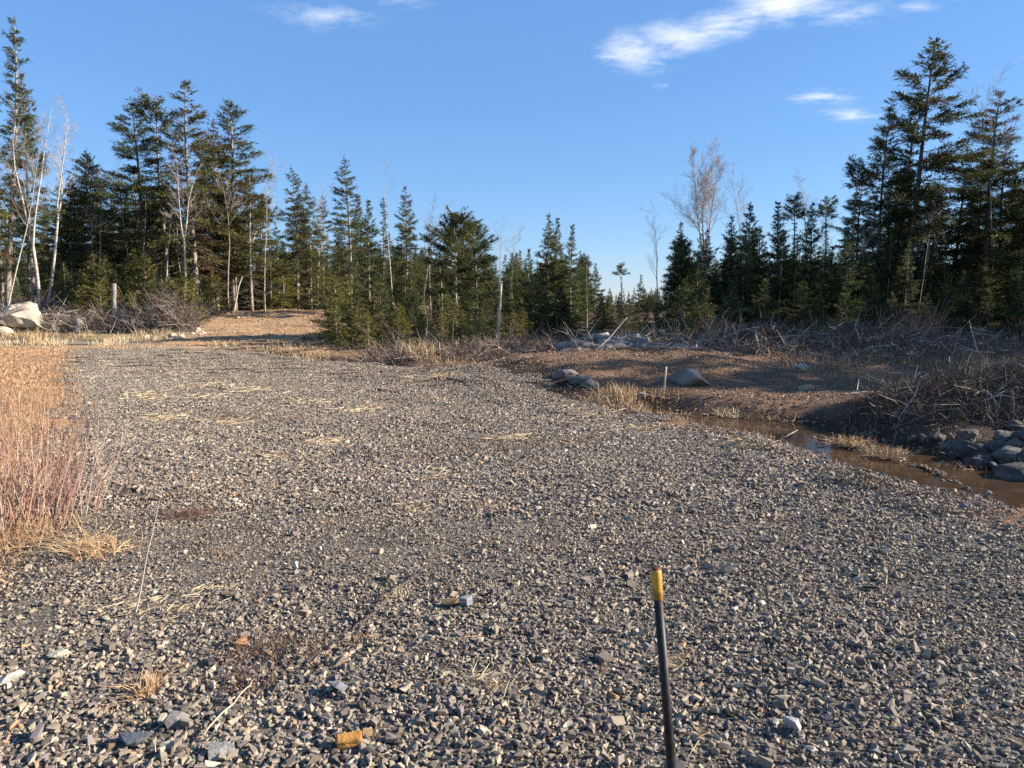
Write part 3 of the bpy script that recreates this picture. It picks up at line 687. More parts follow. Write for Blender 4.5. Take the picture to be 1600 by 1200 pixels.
# ------------------------------------------------------------------ trees
def kites(geo, B, D, L, Wd, C):
    """narrow leaf-sized faces (needle tufts)"""
    n = len(B)
    S = norm(np.cross(D, norm(np.stack([rng.normal(0, .7, n), rng.normal(0, .7, n), np.ones(n)], -1)))) * (Wd[:, None] * .5)
    M_ = B + D * (L * .45)[:, None]; T_ = B + D * L[:, None]; T_[:, 2] -= L * .08
    V = np.stack([B, M_ + S, T_, M_ - S], 1).reshape(-1, 3)
    geo.add(V, Q=np.arange(n)[:, None] * 4 + np.arange(4)[None], C=np.repeat(C, 4, axis=0))
def conifer(name, seed, H, cb, rad, shape, spacing=.3, nbr=(4, 6), skip=.08, droop=(-18, 30), dens=1.0, tuft=.19, bare=True, lean=0.0, ragged=.25, rtrunk=None, wob=.12, leaf_w=.036):
    """returns (trunk mesh, crown mesh factory data) of one conifer, standing at the origin"""
    r = np.random.default_rng(seed)
    zt = np.linspace(0, H, 13)
    ph = r.uniform(0, 6.28, 4)
    def axis_at(z):
        z = np.asarray(z, float); t = z / H
        return np.stack([wob * np.sin(t * 3.1 + ph[0]) * t + lean * H * t ** 1.2, wob * np.sin(t * 4.3 + ph[1]) * t, z], -1)
    r0 = rtrunk or (.0085 * H + .025)
    gt = Geo(); tube(gt, axis_at(zt), r0 * (1 - zt / H) ** .85 + .008, 7)
    gc = Geo(); BB = []; DD = []; LL = []; CC = []; br = []; brr = []; dead = []; deadr = []
    z = cb
    while z < H - .05:
        t = (z - cb) / (H - cb)
        Lm = rad * shape(t)
        for a in r.uniform(0, 6.28) + np.arange(r.integers(nbr[0], nbr[1] + 1)) * 6.283 / nbr[1] + r.normal(0, .3, nbr[1])[:1]:
            if r.uniform() < skip: continue
            a += r.normal(0, .35)
            Lb = max(.10, Lm * r.uniform(1 - ragged * 1.6, 1 + ragged * .7))
            el = R(droop[0] + (droop[1] - droop[0]) * t + r.normal(0, 9))
            p0 = axis_at(min(H * .985, z + r.uniform(-.33, .33) * spacing)); h = np.array([math.cos(a), math.sin(a), 0])
            s = np.linspace(0, 1, 5)[:, None]
            up = math.tan(el)
            pts = p0 + h * s * Lb + np.array([0, 0, 1.0]) * Lb * (up * s - .22 * s ** 2 * (1 - t) + .18 * s ** 3)
            br.append(pts); brr.append(np.linspace(.006 + .009 * Lb, .003, 5))
            ns = max(3, int(Lb / .056 * dens)); ss = np.sort(r.uniform(.12 if Lb < .8 else .22, 1, ns)); 
            q = np.stack([np.interp(ss, s[:, 0], pts[:, c]) for c in range(3)], -1)
            tan = norm(pts[-1] - pts[1]); sv = np.cross(tan, [0, 0, 1.0])
            hue = (.12 + r.uniform(.0, 1.0) ** 1.3 * .72) if r.uniform() > .07 else -.4
            for side in (-1, 1, 0):
                tl = (.10 + .42 * Lb * (1 - ss) * ss * 2.2 + .06) * r.uniform(.6, 1.25, ns)
                tl = np.clip(tl * 1.1, .07, max(.10, min(.6, .55 * Lb))) * (0.6 if side == 0 else 1)
                d = tan * (.75 + .2 * r.uniform(size=(ns, 1))) + sv * side * r.uniform(.5, 1.0, (ns, 1)) + np.array([0, 0, 1.0]) * (r.normal(-.10, .27, (ns, 1)) + (.38 if side == 0 else 0))
                d = norm(d); m = 4
                for j in range(m):
                    f = (j + r.uniform(0, .6, ns)) / m
                    b = q + d * (tl * f)[:, None]
                    BB.append(b); DD.append(norm(d + r.normal(0, .38, (ns, 3)))); LL.append(np.minimum(tl * .8, tuft) * .85 * r.uniform(.6, 1.3, ns))
                    CC.append(np.clip(hue + r.normal(0, .16, ns), 0, 1))
        z += spacing * r.uniform(.75, 1.25) * (1.1 - .45 * t)
    # leader
    nl = 26; f = r.uniform(.90, 1.02, nl); BB.append(axis_at(f * H * .99)); DD.append(norm(np.stack([r.normal(0, .5, nl), r.normal(0, .5, nl), np.abs(r.normal(.9, .3, nl))], -1))); LL.append(r.uniform(.10, .2, nl)); CC.append(r.uniform(.2, .6, nl))
    if bare:
        zb = .06 * H
        while zb < cb + .25 * (H - cb):
            a = r.uniform(0, 6.28); Lb = rad * r.uniform(.25, .75) * (.4 + .6 * min(1, zb / max(cb, .1)))
            s = np.linspace(0, 1, 4)[:, None]; p0 = axis_at(zb)
            pts = p0 + np.array([math.cos(a), math.sin(a), 0]) * s * Lb + np.array([0, 0, 1]) * Lb * (-.15 * s - .18 * s ** 2) + r.normal(0, .02, (4, 3)) * s
            dead.append(pts); deadr.append(np.linspace(.012, .003, 4))
            for _ in range(2):
                f = r.uniform(.3, .8); q = p0 + (pts[-1] - p0) * f; e = q + r.normal(0, .16, 3) * np.array([1, 1, .7]) + (pts[-1] - p0) * .25
                ss = np.linspace(0, 1, 4)[:, None]; dead.append(q + (e - q) * ss); deadr.append(np.linspace(.005, .002, 4))
            zb += r.uniform(.05, .16)
    if dead: sticks(gt, np.array(dead), np.array(deadr), 3)
    sticks(gt, np.array(br), np.array(brr), 3)
    B = np.concatenate(BB); D = np.concatenate(DD); L = np.concatenate(LL); C = np.concatenate(CC)
    kites(gc, B, D, L, leaf_w * r.uniform(.7, 1.3, len(B)) , np.repeat(C[:, None], 3, 1))
    return dict(name=name, H=H, trunk=gt, crown=gc)

S_cone = lambda t: (1 - t) ** 1.02 + .015
S_tall = lambda t: (min(1, .45 + 2.2 * t) * (1 - t) ** .85 + .03)
S_oval = lambda t: (min(1, .5 + 1.7 * t) * (1 - t ** 2.2) ** .8 * .95 + .08)
S_spire = lambda t: .55 * (1 - t) ** .5 * (.7 + .5 * math.sin(9 * t) ** 2) + .12
S_tuft = lambda t: (.25 + .2 * math.sin(7 * t) if t < .75 else .75 * (1.02 - t) / .27 + .12)
KINDS = {}
def kind(key, mats, *a, **k):
    c = conifer(key, *a, **k)
    KINDS[key] = dict(H=c['H'], trunk=c['trunk'].build(key + '_trunk', mats[0], True), crown=c['crown'].build(key + '_crown', mats[1]))
for i in range(6): kind(f'tall{i}', (M_bark, M_spruce), 200 + i, 12.0, [3.0, 3.6, 2.4, 3.2, 1.8, 4.2][i], [1.95, 2.15, 1.8, 1.9, 2.3, 2.05][i], S_tall, spacing=.36, nbr=(5, 7), skip=.2, droop=(-18, 34), dens=.95, ragged=.42, tuft=.24, wob=.2)
for i in range(2): kind(f'darktall{i}', (M_bark_dark, M_spruce), 230 + i, 12.5, [4.6, 4.2][i], [2.35, 2.2][i], S_tall, spacing=.38, nbr=(5, 7), skip=.2, droop=(-10, 30), dens=1.0, ragged=.46, tuft=.24, wob=.15)
for i in range(4): kind(f'cone{i}', (M_bark, M_fir), 260 + i, 7.0, [.4, .7, .3, .6][i], [1.75, 1.5, 1.95, 1.45][i], S_cone, spacing=.33, nbr=(6, 8), skip=.12, droop=(-16, 40), dens=.95, ragged=.30, bare=False, wob=.08, tuft=.17, leaf_w=.035)
for i in range(3): kind(f'young{i}', (M_bark, M_yfir), 290 + i, 3.6, [.12, .2, .15][i], [1.4, 1.2, 1.5][i], S_cone, spacing=.21, nbr=(6, 7), skip=.1, droop=(-6, 46), dens=.95, ragged=.42, bare=False, wob=.08, tuft=.14, leaf_w=.033)
for i in range(2): kind(f'youngdark{i}', (M_bark_dark, M_fir), 310 + i, 3.8, .12, [1.4, 1.55][i], S_cone, spacing=.22, nbr=(6, 7), skip=.1, droop=(-8, 46), dens=.95, ragged=.42, bare=False, wob=.08, tuft=.14, leaf_w=.033)
for i in range(2): kind(f'spire{i}', (M_bark, M_spruce), 330 + i, 12.0, [2.6, 2.0][i], [1.15, 1.0][i], S_spire, spacing=.28, nbr=(4, 6), skip=.2, droop=(-20, 25), dens=1.1, ragged=.4, wob=.2, tuft=.22)
for i in range(2): kind(f'tuft{i}', (M_bark, M_spruce), 350 + i, 8.5, [2.2, 1.7][i], [1.35, 1.2][i], S_tuft, spacing=.28, nbr=(4, 6), skip=.2, droop=(-15, 30), dens=1.0, ragged=.35, wob=.18, tuft=.22)
kind('wide0', (M_pale, M_spruce), 370, 6.6, 2.1, 1.7, S_oval, spacing=.25, nbr=(5, 6), skip=.1, droop=(-6, 40), dens=1.1, ragged=.3, wob=.1, tuft=.22)
kind('wide1', (M_bark, M_spruce), 371, 6.6, 1.9, 1.45, S_oval, spacing=.25, nbr=(5, 6), skip=.1, droop=(-6, 34), dens=1.1, ragged=.3, wob=.1, tuft=.22)

def birch(seed, H, forks=1, spread=.22, fork_h=.35, twigs=1.0, lean=0.0, r0=.085, up=.8, crown_w=1.0, first=.25, wav=.075):
    r = np.random.default_rng(seed); gt = Geo(); gc = Geo(); tw = []; twr = []; tw2 = []; twr2 = []
    def limb(p, d, L, rad, lev, first_s):
        n = 7; pts = [p]; dd = d.copy()
        for i in range(n - 1):
            dd = norm(dd + r.normal(0, wav + .04 * lev, 3) + np.array([0, 0, .05 * up])); pts.append(pts[-1] + dd * L / (n - 1))
        pts = np.array(pts); rd = rad * (1 - np.linspace(0, 1, n) * .9)
        if rad > .016: tube(gt, pts, np.maximum(rd, .004), 6 if rad > .04 else 5, cap=False)
        else:
            q = pts[[0, 2, 4, 6]]; tw.append(q); twr.append(np.array([rad, rad * .75, rad * .5, .0025]))
        if lev >= 3: 
            return
        m = int([14, 9, 7][lev] * twigs)
        for k in range(m):
            s = first_s + (1 - first_s) * (k + r.uniform(.1, .9)) / m
            i = s * (n - 1); i0 = min(int(i), n - 2); q = pts[i0] + (pts[i0 + 1] - pts[i0]) * (i - i0); td = norm(pts[i0 + 1] - pts[i0])
            a = norm(np.cross(td, r.normal(size=3))); ang = r.uniform(.5, .95)
            cd = norm(td * math.cos(ang) + a * math.sin(ang) + np.array([0, 0, .35 * up]))
            cl = L * [.34, .42, .5][lev] * crown_w * (1.12 - .8 * s if lev == 0 else .9) * r.uniform(.6, 1.2)
            limb(q, cd, cl, max(.0035, rad * (1 - s * .85) * .42), lev + 1, .2)
    base = np.zeros(3); d0 = norm(np.array([lean, r.normal(0, .03), 1.0]))
    if forks == 1: limb(base, d0, H, r0, 0, first)
    else:
        hf = H * fork_h; pts = np.array([base + d0 * hf * s + np.array([.05 * math.sin(4 * s), 0, 0]) for s in np.linspace(0, 1, 4)])
        tube(gt, pts, np.linspace(r0 * 1.15, r0 * .95, 4), 7, cap=False)
        for k in range(forks):
            a = 6.283 * k / forks + r.uniform(-.5, .5); dk = norm(d0 + spread * np.array([math.cos(a), math.sin(a), 0]))
            limb(pts[-1], dk, (H - hf) * r.uniform(.85, 1.0), r0 * .72, 0, .18)
    if tw: sticks(gc, np.array(tw), np.array(twr), 3)
    return dict(H=H, trunk=gt, crown=gc)
def birch_kind(key, mats, *a, **k):
    c = birch(*a, **k); cr = c['crown']; n = sum(len(v) for v in cr.V)
    cr.C = [np.tile(np.array([.31, .275, .25]), (len(v), 1)) for v in cr.V]
    KINDS[key] = dict(H=c['H'], trunk=c['trunk'].build(key + '_trunk', mats[0], True), crown=cr.build(key + '_crown', mats[1]))
birch_kind('birch0', (M_birch, M_twig), 401, 9.0, 2, .2, .3, .9, 0, .06)
birch_kind('birch1', (M_birch, M_twig), 402, 8.0, 1, first=.4, r0=.045)
birch_kind('birch2', (M_birch, M_twig), 403, 8.5, 2, .14, .45, .9, .04, .05)
birch_kind('birch3', (M_birch, M_twig), 404, 9.0, 1, first=.5, r0=.04, lean=.10)
birch_kind('crownbirch', (M_birch, M_twig), 405, 8.5, 3, .24, .42, 1.4, .01, .07, up=.85, crown_w=1.1)
birch_kind('thin0', (M_bark, M_twig), 406, 6.0, 1, first=.45, r0=.045, twigs=.8)
birch_kind('thin1', (M_bark, M_twig), 407, 6.5, 1, first=.55, r0=.04, twigs=.9)
birch_kind('pole', (M_birch, M_twig), 408, 8.0, 1, first=.72, r0=.04, twigs=.55, crown_w=.8, wav=.025)

USED_ROT = 0
def plant_tree(name, key, x, y, H, label, cat, group=None, width=1.0, lean=(0, 0), rz=None):
    k = KINDS[key]; s = H / k['H']; z = hz(x, y) - .06
    root = thing(name, (x, y, z), label, cat, group, rng.uniform(0, 6.28) if rz is None else rz)
    root.scale = (s * width, s * width, s)
    if lean != (0, 0):
        root.rotation_mode = 'XYZ'; root.rotation_euler = (Matrix.Rotation(lean[0], 3, 'Y') @ Matrix.Rotation(lean[1], 3, 'X') @ Matrix.Rotation(root.rotation_euler.z, 3, 'Z')).to_euler()
    obj('trunk', k['trunk'], root); obj('crown', k['crown'], root)
    return root
def tree_px(name, key, px, top, Y, label, cat='tree', group=None, width=1.0, topx=None, rz=None):
    p = at_depth(px, 500, Y); t = at_depth(px, top, Y); H = t[2] - hz(p[0], Y)
    lean = (0, 0)
    if topx is not None:
        q = at_depth(topx, top, Y); lean = (math.atan2(q[0] - p[0], H), 0)
    return plant_tree(name, key, p[0], Y, H, label, cat, group, width, lean, rz)

T = tree_px
# left wood
T('spruce_tree', 'spire0', -8, -20, 38, 'tall thin spruce cut by the left edge of the view')
T('spruce_tree', 'spire1', 12, 28, 40, 'slim ragged spire spruce second from the left edge', topx=27)
T('spruce_tree', 'tall0', 56, 112, 44, 'spruce with a thin top rising behind the white birches by the pale boulder', width=.8)
T('birch_tree', 'birch0', 62, 118, 39, 'bare white birch with forked stems behind the pale boulder', rz=.3)
T('birch_tree', 'birch2', 73, 150, 39.5, 'bare white birch leaning right beside the forked birch at the boulder', topx=108, rz=1.2)
T('birch_tree', 'birch3', 6, 190, 37.5, 'thin crooked birch leaning right at the far left edge', topx=50, rz=0)
T('birch_tree', 'birch1', 38, 260, 41, 'slender pale birch between the leaning birch and the boulder birches')
T('spruce_tree', 'tall1', 150, 232, 43, 'dark broad spruce between the birches and the tallest left group', width=1.1)
T('spruce_tree', 'tall3', 118, 270, 46, 'dark spruce half hidden behind the broad one near the birches', width=1.1)
T('spruce_tree', 'darktall0', 226, 158, 42, 'massive broad crowned spruce over a pair of pale trunks', width=1.25, rz=1)
T('birch_tree', 'pole', 219, 300, 41, 'straight pale trunk under the massive broad crowned spruce')
T('spruce_tree', 'tuft0', 265, 152, 43.5, 'slim spruce with a brown cone tuft on its top')
T('birch_tree', 'pole', 258, 215, 41.5, 'white needle straight birch stem below the tufted slim spruce')
T('spruce_tree', 'tall4', 308, 124, 42.5, 'tallest spruce of the left wood with a spindly leader', width=1.25, rz=2.0)
T('birch_tree', 'birch2', 289, 222, 39.5, 'forked pale birch in front of the tallest left spruce', rz=.2)
T('spruce_tree', 'tall2', 340, 185, 46, 'dense spruce between the tallest one and the one at the clump edge', width=1.2)
T('spruce_tree', 'tall5', 367, 153, 47, 'spruce with a knobbed top at the right edge of the left clump', width=1.25, rz=.6)
T('birch_tree', 'birch1', 366, 240, 46.5, 'bright white birch with a wavy trunk at the right edge of the left clump', topx=378)
T('bare_tree', 'thin1', 395, 262, 48, 'bare grey tree spreading into the sky right of the left clump', topx=405)
T('spruce_tree', 'tuft1', 424, 308, 47.5, 'small spruce with a long bare trunk left of the double spruce', width=.9)
T('spruce_tree', 'tall1', 466, 260, 48.5, 'taller half of the double spruce behind the dirt track', width=1.0, rz=1.5)
T('spruce_tree', 'tall3', 487, 282, 49, 'shorter half of the double spruce behind the dirt track', width=.95, rz=2.5)
T('bare_tree', 'thin0', 498, 295, 50, 'thin bare tree at the right shoulder of the double spruce')
T('spruce_tree', 'tall2', 549, 244, 40, 'tall symmetric spruce standing alone above the end of the dirt track', width=1.2, rz=.9)
T('spruce_tree', 'cone1', 578, 312, 43, 'dark conical spruce at the right flank of the tall symmetric one')
T('spruce_tree', 'spire1', 600, 308, 44, 'slim dark spruce left of the bare pole tree')
T('bare_tree', 'pole', 616, 248, 37, 'tall bare pole like tree with a few branches at its top', topx=623)
T('spruce_tree', 'tall0', 636, 290, 42, 'ragged spruce just right of the bare pole tree', width=.95, rz=4)
T('bare_tree', 'thin0', 660, 322, 45, 'fine twigged bare tree right of the ragged spruce')
T('spruce_tree', 'tuft1', 673, 352, 42, 'narrow brownish spruce between two bare trees')
T('bare_tree', 'thin1', 691, 330, 43, 'bare tree with upward twigs left of the spreading spruce')
T('spruce_tree', 'wide0', 713, 335, 33, 'spreading spruce with a pale bare lower trunk at the clearing edge', rz=1.0)
T('spruce_tree', 'wide1', 745, 345, 34, 'broad brownish spruce leaning on the spreading one with a pale trunk', rz=0.4)
T('bare_tree', 'thin0', 775, 352, 42, 'fine bare tree behind the snapped pale trunk')
T('bare_tree', 'thin1', 798, 362, 40, 'bare tree with fanned branches right of the snapped pale trunk', topx=808)
T('spruce_tree', 'cone3', 825, 388, 38, 'small dark spruce left of the twin topped spruce')
T('spruce_tree', 'cone0', 855, 333, 37, 'left stem of the twin topped spruce in the centre', width=.9)
T('spruce_tree', 'cone1', 868, 340, 37.5, 'right stem of the twin topped spruce in the centre', width=.85)
T('spruce_tree', 'cone3', 891, 350, 36.5, 'dark pointed spruce right of the twin topped one', width=.95)
T('spruce_tree', 'tuft0', 917, 398, 35, 'thin airy spruce stepping down to the sky gap', width=.9)
T('spruce_tree', 'cone2', 938, 452, 36, 'low pointed fir at the left side of the sky gap')
T('fir_tree', 'young0', 836, 428, 30, 'bushy yellow green fir in front of the twin topped spruce', 'tree', width=1.0, rz=.5)
T('spruce_tree', 'tuft1', 970, 410, 36, 'slim spruce with a knobbed top in the sky gap', width=1.0)
T('spruce_tree', 'cone2', 952, 448, 38, 'small fir left of the slim spruce in the sky gap', width=.8)
T('spruce_tree', 'cone1', 1000, 428, 36, 'small pointed spruce in the sky gap', width=.9)
T('bare_tree', 'thin0', 1030, 335, 31, 'lone bare sapling beside the dark right wood', topx=1027)
T('spruce_tree', 'cone3', 1024, 462, 38, 'lowest dark fir under the lone bare sapling')
# right wood
T('spruce_tree', 'wide1', 1062, 372, 30, 'spruce with drooping left branches at the left end of the dark right wood', width=.85, rz=2)
T('birch_tree', 'crownbirch', 1097, 232, 33, 'large bare birch with a round twiggy crown above the dark right wood')
T('fir_tree', 'cone0', 1140, 335, 30, 'dark fir in front of the large bare birch', width=.95)
T('fir_tree', 'cone2', 1166, 314, 29.5, 'tallest black pointed fir right of the large bare birch', width=.9)
T('dead_tree', 'thin1', 1150, 268, 31, 'dead tree with a crooked forked top above the black pointed fir', topx=1166)
T('fir_tree', 'cone1', 1212, 314, 30, 'dark fir left of the short pale trunk in the right wood', width=.95)
T('spruce_tree', 'tuft1', 1236, 303, 31, 'knob topped spruce above the short pale trunk')
T('bare_tree', 'pole', 1240, 360, 28.5, 'short pale leaning trunk standing among the dark firs', topx=1246)
T('fir_tree', 'cone0', 1263, 314, 30, 'dark fir right of the short pale trunk', width=.9)
T('spruce_tree', 'tuft0', 1282, 308, 31.5, 'spruce with a bent bushy top in the right wood')
T('bare_tree', 'thin0', 1268, 285, 34, 'bare tree whose twigs show above the bent bushy topped spruce')
T('bare_tree', 'thin1', 1302, 330, 34, 'thin bare tree in the notch left of the airy slim spruce')
T('spruce_tree', 'tuft0', 1330, 248, 30, 'airy slim spruce with see-through branches left of the tall pair', topx=1344, width=.85)
T('spruce_tree', 'darktall1', 1366, 150, 30.5, 'tall spruce leaning right just left of the tallest one', topx=1392, width=.85, rz=.3)
T('spruce_tree', 'darktall0', 1408, 56, 29.5, 'tallest spruce of the right wood with a leaning trunk', topx=1466, width=1.22, rz=2.2)
T('spruce_tree', 'spire0', 1398, 140, 30, 'second stem pressed against the tallest spruce of the right wood', topx=1436, width=.75)
T('spruce_tree', 'tuft1', 1436, 285, 29, 'thin leaning spruce stem right of the tallest one', topx=1462, width=.8)
T('bare_tree', 'pole', 1428, 330, 28, 'thin pale curved stem right of the tallest spruce', topx=1452)
T('spruce_tree', 'darktall1', 1532, 140, 30, 'broad spruce near the right edge of the view', topx=1562, width=1.3, rz=1.2)
T('bare_tree', 'birch3', 1545, 138, 29, 'bare grey tree leaning right in front of the broad spruce at the right edge', topx=1592, width=1.0)
T('spruce_tree', 'tall4', 1612, 180, 30, 'spruce cut by the right edge of the view', width=1.1)
T('fir_tree', 'cone2', 1590, 395, 26, 'green fir at the right edge under the broad spruce', width=1.1)
T('fir_tree', 'cone0', 1500, 420, 26.5, 'low dark fir between the tallest spruce and the broad one', width=1.2)

# the wood beyond: one far mass of conifers
fw = rng.uniform(0, 1, (900, 2)); fy = 58 + 75 * fw[:, 0] ** 1.2; fx = (fw[:, 1] * 2 - 1) * fy * 1.0
fh = rng.uniform(4.5, 7.5, 900) * fy / 75; q = fx / fy; fh = np.where((q > .10) & (q < .225), fh * .30, fh * .8)
fo = obj_far = instancer('far_woods', np.stack([fx, fy, height(fx, fy) - .1], -1), np.stack([np.zeros(900), np.zeros(900), rng.uniform(0, 6.28, 900)], -1), fh / 7.0, rng.integers(0, 4, 900), [KINDS[f'cone{i}']['crown'] for i in range(4)], label='distant conifer forest closing the view behind the clearing', cat='forest', kind='stuff')
# undergrowth trees that nothing tells apart: shared labels per clump
MARKS = [(36, 'the big pale boulder'), (62, 'the forked white birch by the boulder'), (100, 'the right leaning birch'), (150, 'the dark broad spruce'), (177, 'the broken grey trunk stub'), (226, 'the massive broad crowned spruce'), (258, 'the needle straight birch stem'), (289, 'the forked pale birch'), (308, 'the tallest left spruce'), (367, 'the wavy white birch'), (424, 'the small bare trunked spruce'),
         (466, 'the double spruce'), (498, 'the bare tree by the double spruce'), (549, 'the tall symmetric spruce'), (616, 'the bare pole tree'), (655, 'the tall olive grass clump'), (673, 'the narrow brownish spruce'), (713, 'the spreading spruce'), (745, 'the broad brownish spruce'), (780, 'the snapped pale trunk'), (836, 'the bushy yellow green fir'), (855, 'the twin topped spruce'), (891, 'the dark pointed spruce'),
         (1030, 'the lone bare sapling'), (1062, 'the drooping spruce'), (1097, 'the large bare birch'), (1166, 'the black pointed fir'), (1240, 'the short pale leaning trunk'), (1282, 'the bent bushy topped spruce'), (1330, 'the airy slim spruce'), (1366, 'the tall right leaning spruce'), (1408, 'the tallest right spruce'), (1428, 'the red stemmed bush'), (1462, 'the thin leaning spruce stem'), (1532, 'the broad right edge spruce'), (1590, 'the leaning bare grey tree')]
def place_word(px, used):
    for mp, nm in sorted(MARKS, key=lambda m: abs(m[0] - px)):
        rel = 'just in front of' if abs(mp - px) < 7 else ('left of' if px < mp else 'right of')
        if (rel, nm) not in used:
            used.add((rel, nm)); return rel + ' ' + nm
def clump(n, keys, pxr, Yr, topr, label, group, name='fir_tree', width=(.85, 1.2), each=None):
    used = set()
    for i in range(n):
        px = pxr[0] + (pxr[1] - pxr[0]) * (i + rng.uniform(.1, .9)) / n; Y = rng.uniform(*Yr)
        T(name, keys[int(rng.integers(0, len(keys)))], px, rng.uniform(*topr), Y, (each + ' ' + place_word(px, used)) if each else label, 'tree', group, rng.uniform(*width))
clump(13, ['young0', 'young1', 'young2', 'cone0', 'cone2'], (80, 345), (38.5, 42), (385, 435), 'young olive green fir along the foot of the left wood', 'young firs at the foot of the left wood', each='young olive left wood fir')
clump(12, ['young0', 'young1', 'young2', 'cone2'], (335, 560), (47.5, 50), (395, 450), 'young olive green fir at the crest of the dirt track', 'young firs at the crest of the dirt track', each='young track crest fir')
clump(10, ['young0', 'young2', 'young1'], (105, 320), (37.3, 39), (425, 455), 'low bushy fir at the front of the left wood', 'low firs at the front of the left wood', each='low bushy front fir')
clump(14, ['tall0', 'tall1', 'tall4', 'tall5'], (90, 410), (45.5, 50), (225, 330), 'spruce filling the depth of the left wood', 'spruces deep in the left wood', 'spruce_tree', (1.1, 1.35))
clump(30, ['tall0', 'tall1', 'tall2', 'cone1', 'cone3', 'tall3'], (-60, 640), (50, 60), (290, 385), 'spruce filling the depth of the left wood', 'spruces deep in the left wood', 'spruce_tree')
clump(20, ['young1', 'young2', 'young1', 'youngdark1', 'young0'], (515, 900), (28.5, 32.5), (425, 470), 'young fir of the thicket behind the gravel clearing', 'thicket of young firs in the centre', each='young central thicket fir')
clump(14, ['youngdark0', 'young1', 'young0', 'young2'], (520, 830), (25.5, 28), (462, 490), 'low dark fir at the shaded front of the central thicket', 'low firs at the shaded front of the thicket', each='low dark thicket fir')
clump(16, ['cone1', 'cone3', 'cone0', 'tuft0'], (590, 940), (38, 46), (400, 445), 'spruce behind the central thicket', 'spruces behind the central thicket', 'spruce_tree')
clump(8, ['cone1', 'cone3', 'youngdark0'], (925, 1050), (33, 40), (458, 480), 'low spruce under the sky gap', 'low spruces under the sky gap', 'spruce_tree')
clump(24, ['cone0', 'cone1', 'cone2', 'cone3'], (1050, 1420), (27.5, 31), (345, 430), 'black green fir massed in the shaded right wood', 'firs massed in the right wood', each='black green massed fir')
clump(16, ['youngdark0', 'youngdark1'], (1050, 1640), (25, 27.5), (430, 468), 'low fir at the shaded foot of the right wood', 'low firs at the foot of the right wood', each='low shaded right wood fir')
clump(12, ['cone0', 'cone2', 'cone3', 'cone1'], (1420, 1700), (27.5, 32), (360, 440), 'dark fir between the tall spruces on the right', 'firs between the tall right spruces', each='dark mid height fir')
clump(22, ['tall2', 'darktall1', 'cone1', 'cone0'], (1040, 1700), (33, 42), (340, 420), 'spruce filling the depth of the right wood', 'spruces deep in the right wood', 'spruce_tree')
clump(9, ['tall4', 'tall2', 'tall5', 'darktall1'], (1470, 1680), (31, 36), (150, 270), 'tall spruce crowded at the right end of the right wood', 'tall spruces at the right end', 'spruce_tree', (1.05, 1.35), each='crowded tall spruce')
clump(7, ['tall4', 'tall2', 'darktall1'], (1330, 1470), (31.5, 36), (235, 320), 'spruce crowded behind the tallest right spruce', 'spruces behind the tallest right one', 'spruce_tree', (1.0, 1.3), each='crowded back row spruce')
clump(8, ['pole', 'thin1'], (110, 430), (40.5, 44), (240, 380), 'thin pale trunk inside the left wood', 'thin pale trunks in the left wood', 'bare_tree', (.9, 1.1), each='thin pale trunk')
clump(5, ['pole', 'thin1'], (1260, 1500), (28.5, 30), (330, 400), 'thin pale trunk inside the right wood', 'thin pale trunks in the right wood', 'bare_tree', (.9, 1.1), each='thin pale dead trunk')
# the wood goes on to the right of the view and shades the mound
for (x, y, H, key) in [(17.5, 18.5, 7.5, 'cone0'), (20.5, 17.2, 8.6, 'cone3'), (20.0, 15.0, 8.6, 'cone2'), (21.8, 16.0, 9.6, 'tall5'), (24, 14.8, 10.5, 'tall0'), (23.5, 16.4, 9.8, 'tall4'), (16.2, 21.0, 7.5, 'cone2'), (20.5, 20.5, 10, 'tall0'), (18.5, 23, 9, 'cone3'), (19.5, 10.4, 6.3, 'cone2'), (23.5, 23.5, 12, 'tall2'), (19.8, 25.5, 11, 'darktall1'), (23, 9.2, 7.6, 'cone0'), (26.5, 26, 12, 'tall3'), (20.5, 8.2, 6.2, 'cone1'), (26, 11.5, 9.0, 'tall1'), (28.5, 30, 12, 'tall0'), (25.5, 33, 12, 'tall1'), (30, 23, 12, 'tall2')]:
    plant_tree('spruce_tree', key, x, y, H, 'spruce of the wood beyond the right edge of the clearing', 'tree', 'spruces beyond the right edge')

# ------------------------------------------------------------------ dead stems, stumps, logs
def log_obj(name, p0, p1, r0, r1, label, cat, group=None, bendv=(0, 0, 0), m=M_log, cut=True, sides=9, parts=True):
    """a length of trunk with sawn ends as a child part"""
    p0 = np.array(p0, float); p1 = np.array(p1, float); root_loc = p0
    s = np.linspace(0, 1, 6)[:, None]; pts = (p1 - p0) * s + np.array(bendv) * (4 * s * (1 - s)); pts[1:-1] += rng.normal(0, r0 * .12, (4, 3))
    g = Geo(); tube(g, pts, np.linspace(r0, r1, 6) * (1 + rng.normal(0, .05, 6)), sides, cap=True)
    o = obj(name, g.build(name, m, True), loc=tuple(root_loc), label=label, cat=cat, group=group)
    if cut and parts:
        ge = Geo(); d = norm(p1 - p0)
        for q, dd, rr in ((pts[0], -d, r0), (pts[-1], d, r1)):
            gg = np.array([q - dd * .006, q + dd * .006]); tube(ge, gg, [rr * .93, rr * .9], sides)
        obj('cut_end', ge.build('cut_end', M_cut), o)
    return o
